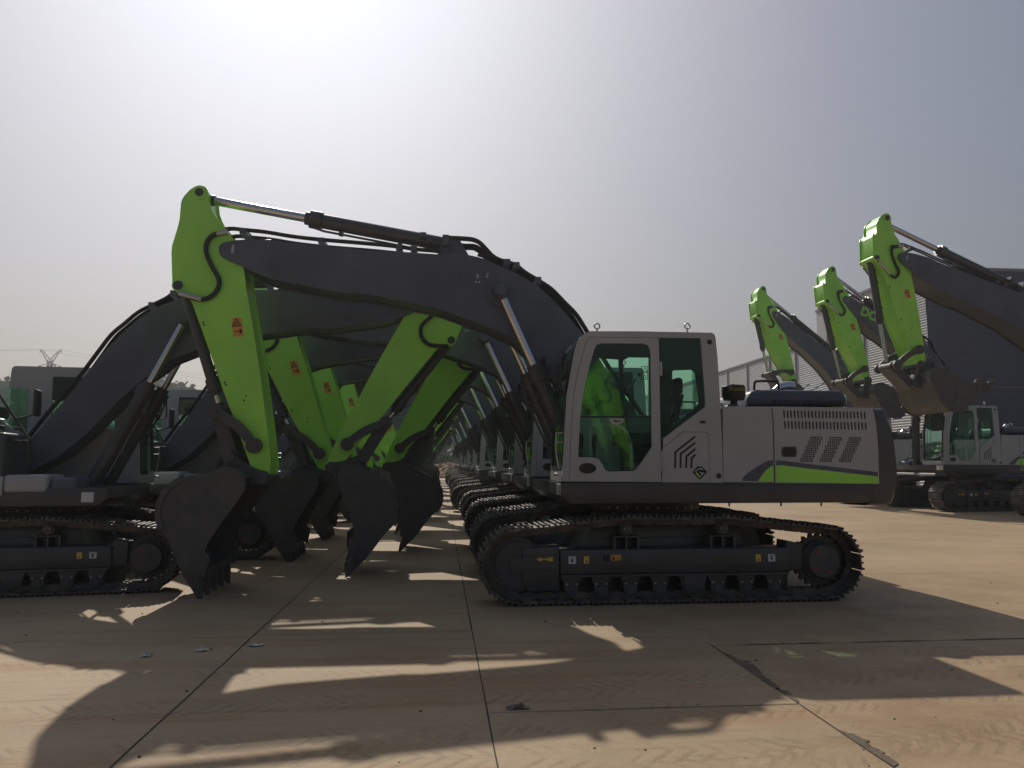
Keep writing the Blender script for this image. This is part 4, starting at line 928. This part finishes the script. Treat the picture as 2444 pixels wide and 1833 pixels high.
for sgn in (-1,1):
    m.cyl((py[0],py[1],31),(py[0]+sgn*2.9,py[1],36.3),.14,4); m.cyl((py[0],py[1],33.2),(py[0]+sgn*2.3,py[1],36),.12,4); m.cyl((py[0]+sgn*2.9,py[1],36.3),(py[0]+sgn*3.2,py[1],35.3),.12,4)
    m.cyl((py[0],py[1],30.6),(py[0]+sgn*3.3,py[1],31.2),.13,4); m.cyl((py[0],py[1],32.2),(py[0]+sgn*3.3,py[1],31.2),.1,4)
    for t in (.3,.55,.8): m.cyl((py[0]+sgn*2.9*t,py[1],31+5.3*t),(py[0]+sgn*2.45*(t-.1),py[1],33+2.9*(t-.1)),.08,4)
pyl=m.build('pylon',PY); tag(pyl,'steel lattice electricity pylon on the skyline at far left','pylon')
m=MB()
for sgn in (-1,1): m.cyl((py[0]+sgn*3.2,py[1],31.2),(py[0]+sgn*3.2,py[1],27.6),.12,6)
m.cyl((py[0],py[1]-1,30.4),(py[0],py[1]-1,27.5),.12,6); m.build('insulator_string',PY,pyl)
m=MB()
def wire(a,b,sag):
    a=Vector(a);b=Vector(b); m.tube([a.lerp(b,k/12)-Vector((0,0,sag*4*(k/12)*(1-k/12))) for k in range(13)],.03,4,0)
for dx,z in ((-3.2,27.6),(0,27.5),(3.2,27.6),(-2.9,36.3),(2.9,36.3)):
    wire((py[0]+dx,py[1],z),(py[0]-180+dx,py[1]-60,z+3),5); wire((py[0]+dx,py[1],z),(py[0]+200+dx,py[1]+70,z-16),5)
pw=m.build('power_line',PY); tag(pw,'thin overhead power lines sagging from the lattice pylon','power line')
# ------------------------------------------------------------------ scraps of litter
PAP=mat('crumpled_wrapper',(.62,.58,.52),.5,var=.3,scale=30); DKW=mat('dark_crumpled_wrapper',(.12,.11,.10),.5,var=.5,scale=30)
def scrap(x,y,sx_,sy_,h,seed,mt,label):
    r_=random.Random(seed); bm=bmesh.new(); N=9; V=[[bm.verts.new((x+sx_*(i/(N-1)-.5+r_.uniform(-.06,.06)),y+sy_*(j/(N-1)-.5+r_.uniform(-.06,.06)),.008+h*abs(r_.gauss(0,1))*max(0,1-abs(i-4)/5)*max(0,1-abs(j-4)/5))) for j in range(N)] for i in range(N)]
    for i in range(N-1):
        for j in range(N-1):
            if (i in(0,N-2) or j in (0,N-2)) and r_.random()<.35: continue
            bm.faces.new((V[i][j],V[i+1][j],V[i+1][j+1],V[i][j+1]))
    me=bpy.data.meshes.new('litter'); bm.to_mesh(me); bm.free(); me.materials.append(mt); o=bpy.data.objects.new('litter',me); link(o); tag(o,label,'litter','scraps of litter on the concrete')
scrap(-2.6,7.36,.10,.08,.04,1,PAP,'small silvery crumpled scrap, leftmost on the concrete by the arm shadow')
scrap(-2.17,7.53,.12,.07,.025,2,PAP,'flat pale scrap of litter lying in shade between two others')
scrap(-1.73,7.68,.15,.08,.025,3,PAP,'longest pale crumpled scrap of litter beside the slab joint')
scrap(.56,5.60,.17,.08,.02,4,DKW,'dark torn scrap of wrapping lying on the cross joint')
# ------------------------------------------------------------------ pebbles of soil
SOIL=mat('soil_crumb',(.10,.07,.05),.9,var=.3,scale=20)
bm=bmesh.new(); rs=random.Random(9)
for k in range(170):
    x=rs.uniform(-6,8); y=rs.uniform(4.2,14); r=rs.choice((.004,.005,.006,.008,.012)); mm=Matrix.Translation((x,y,r*.4))@Matrix.Diagonal((1,rs.uniform(.6,1.3),rs.uniform(.4,.8),1))
    bmesh.ops.create_icosphere(bm,subdivisions=1,radius=r,matrix=mm)
me=bpy.data.meshes.new('soil_crumbs'); bm.to_mesh(me); bm.free(); me.materials.append(SOIL); o=bpy.data.objects.new('soil_crumbs',me); link(o); tag(o,'small dark crumbs of soil scattered over the concrete','soil',kind='stuff')

# ------------------------------------------------------------------ haze
hm=bpy.data.materials.new('haze'); hm.use_nodes=True; n_=hm.node_tree.nodes; l_=hm.node_tree.links; n_.remove(n_['Principled BSDF'])
pv=n_.new('ShaderNodeVolumePrincipled'); pv.inputs['Color'].default_value=(.93,.94,.96,1); pv.inputs['Density'].default_value=.0009; pv.inputs['Anisotropy'].default_value=.55
l_.new(pv.outputs[0],n_['Material Output'].inputs['Volume'])
m=MB(); m.box(-420,420,-60,420,-1.5,45); hz_=m.build('haze',hm); tag(hz_,kind='stuff')

# ------------------------------------------------------------------ soil heap closing the aisle
bm=bmesh.new(); rh=random.Random(4); N=28; V=[[None]*N for _ in range(N)]
for i in range(N):
    for j in range(N):
        u=(i/(N-1)-.5)*2; v=(j/(N-1)-.5)*2; h=max(0,1-u*u*.95-v*v*.95)**.8*1.7*(1+.18*math.sin(5*u+2*v)+.12*rh.uniform(-1,1))
        V[i][j]=bm.verts.new((.2+u*4.5,92+v*4,h-.15))
for i in range(N-1):
    for j in range(N-1): bm.faces.new((V[i][j],V[i+1][j],V[i+1][j+1],V[i][j+1]))
me=bpy.data.meshes.new('soil_heap'); bm.to_mesh(me); bm.free(); me.materials.append(mat('brown_soil',(.30,.19,.11),.95,var=.3,scale=1.5,bump=.6,bscale=6))
o=bpy.data.objects.new('soil_heap',me); link(o); tag(o,'low brown heap of soil at the far end of the aisle between the rows','soil heap')
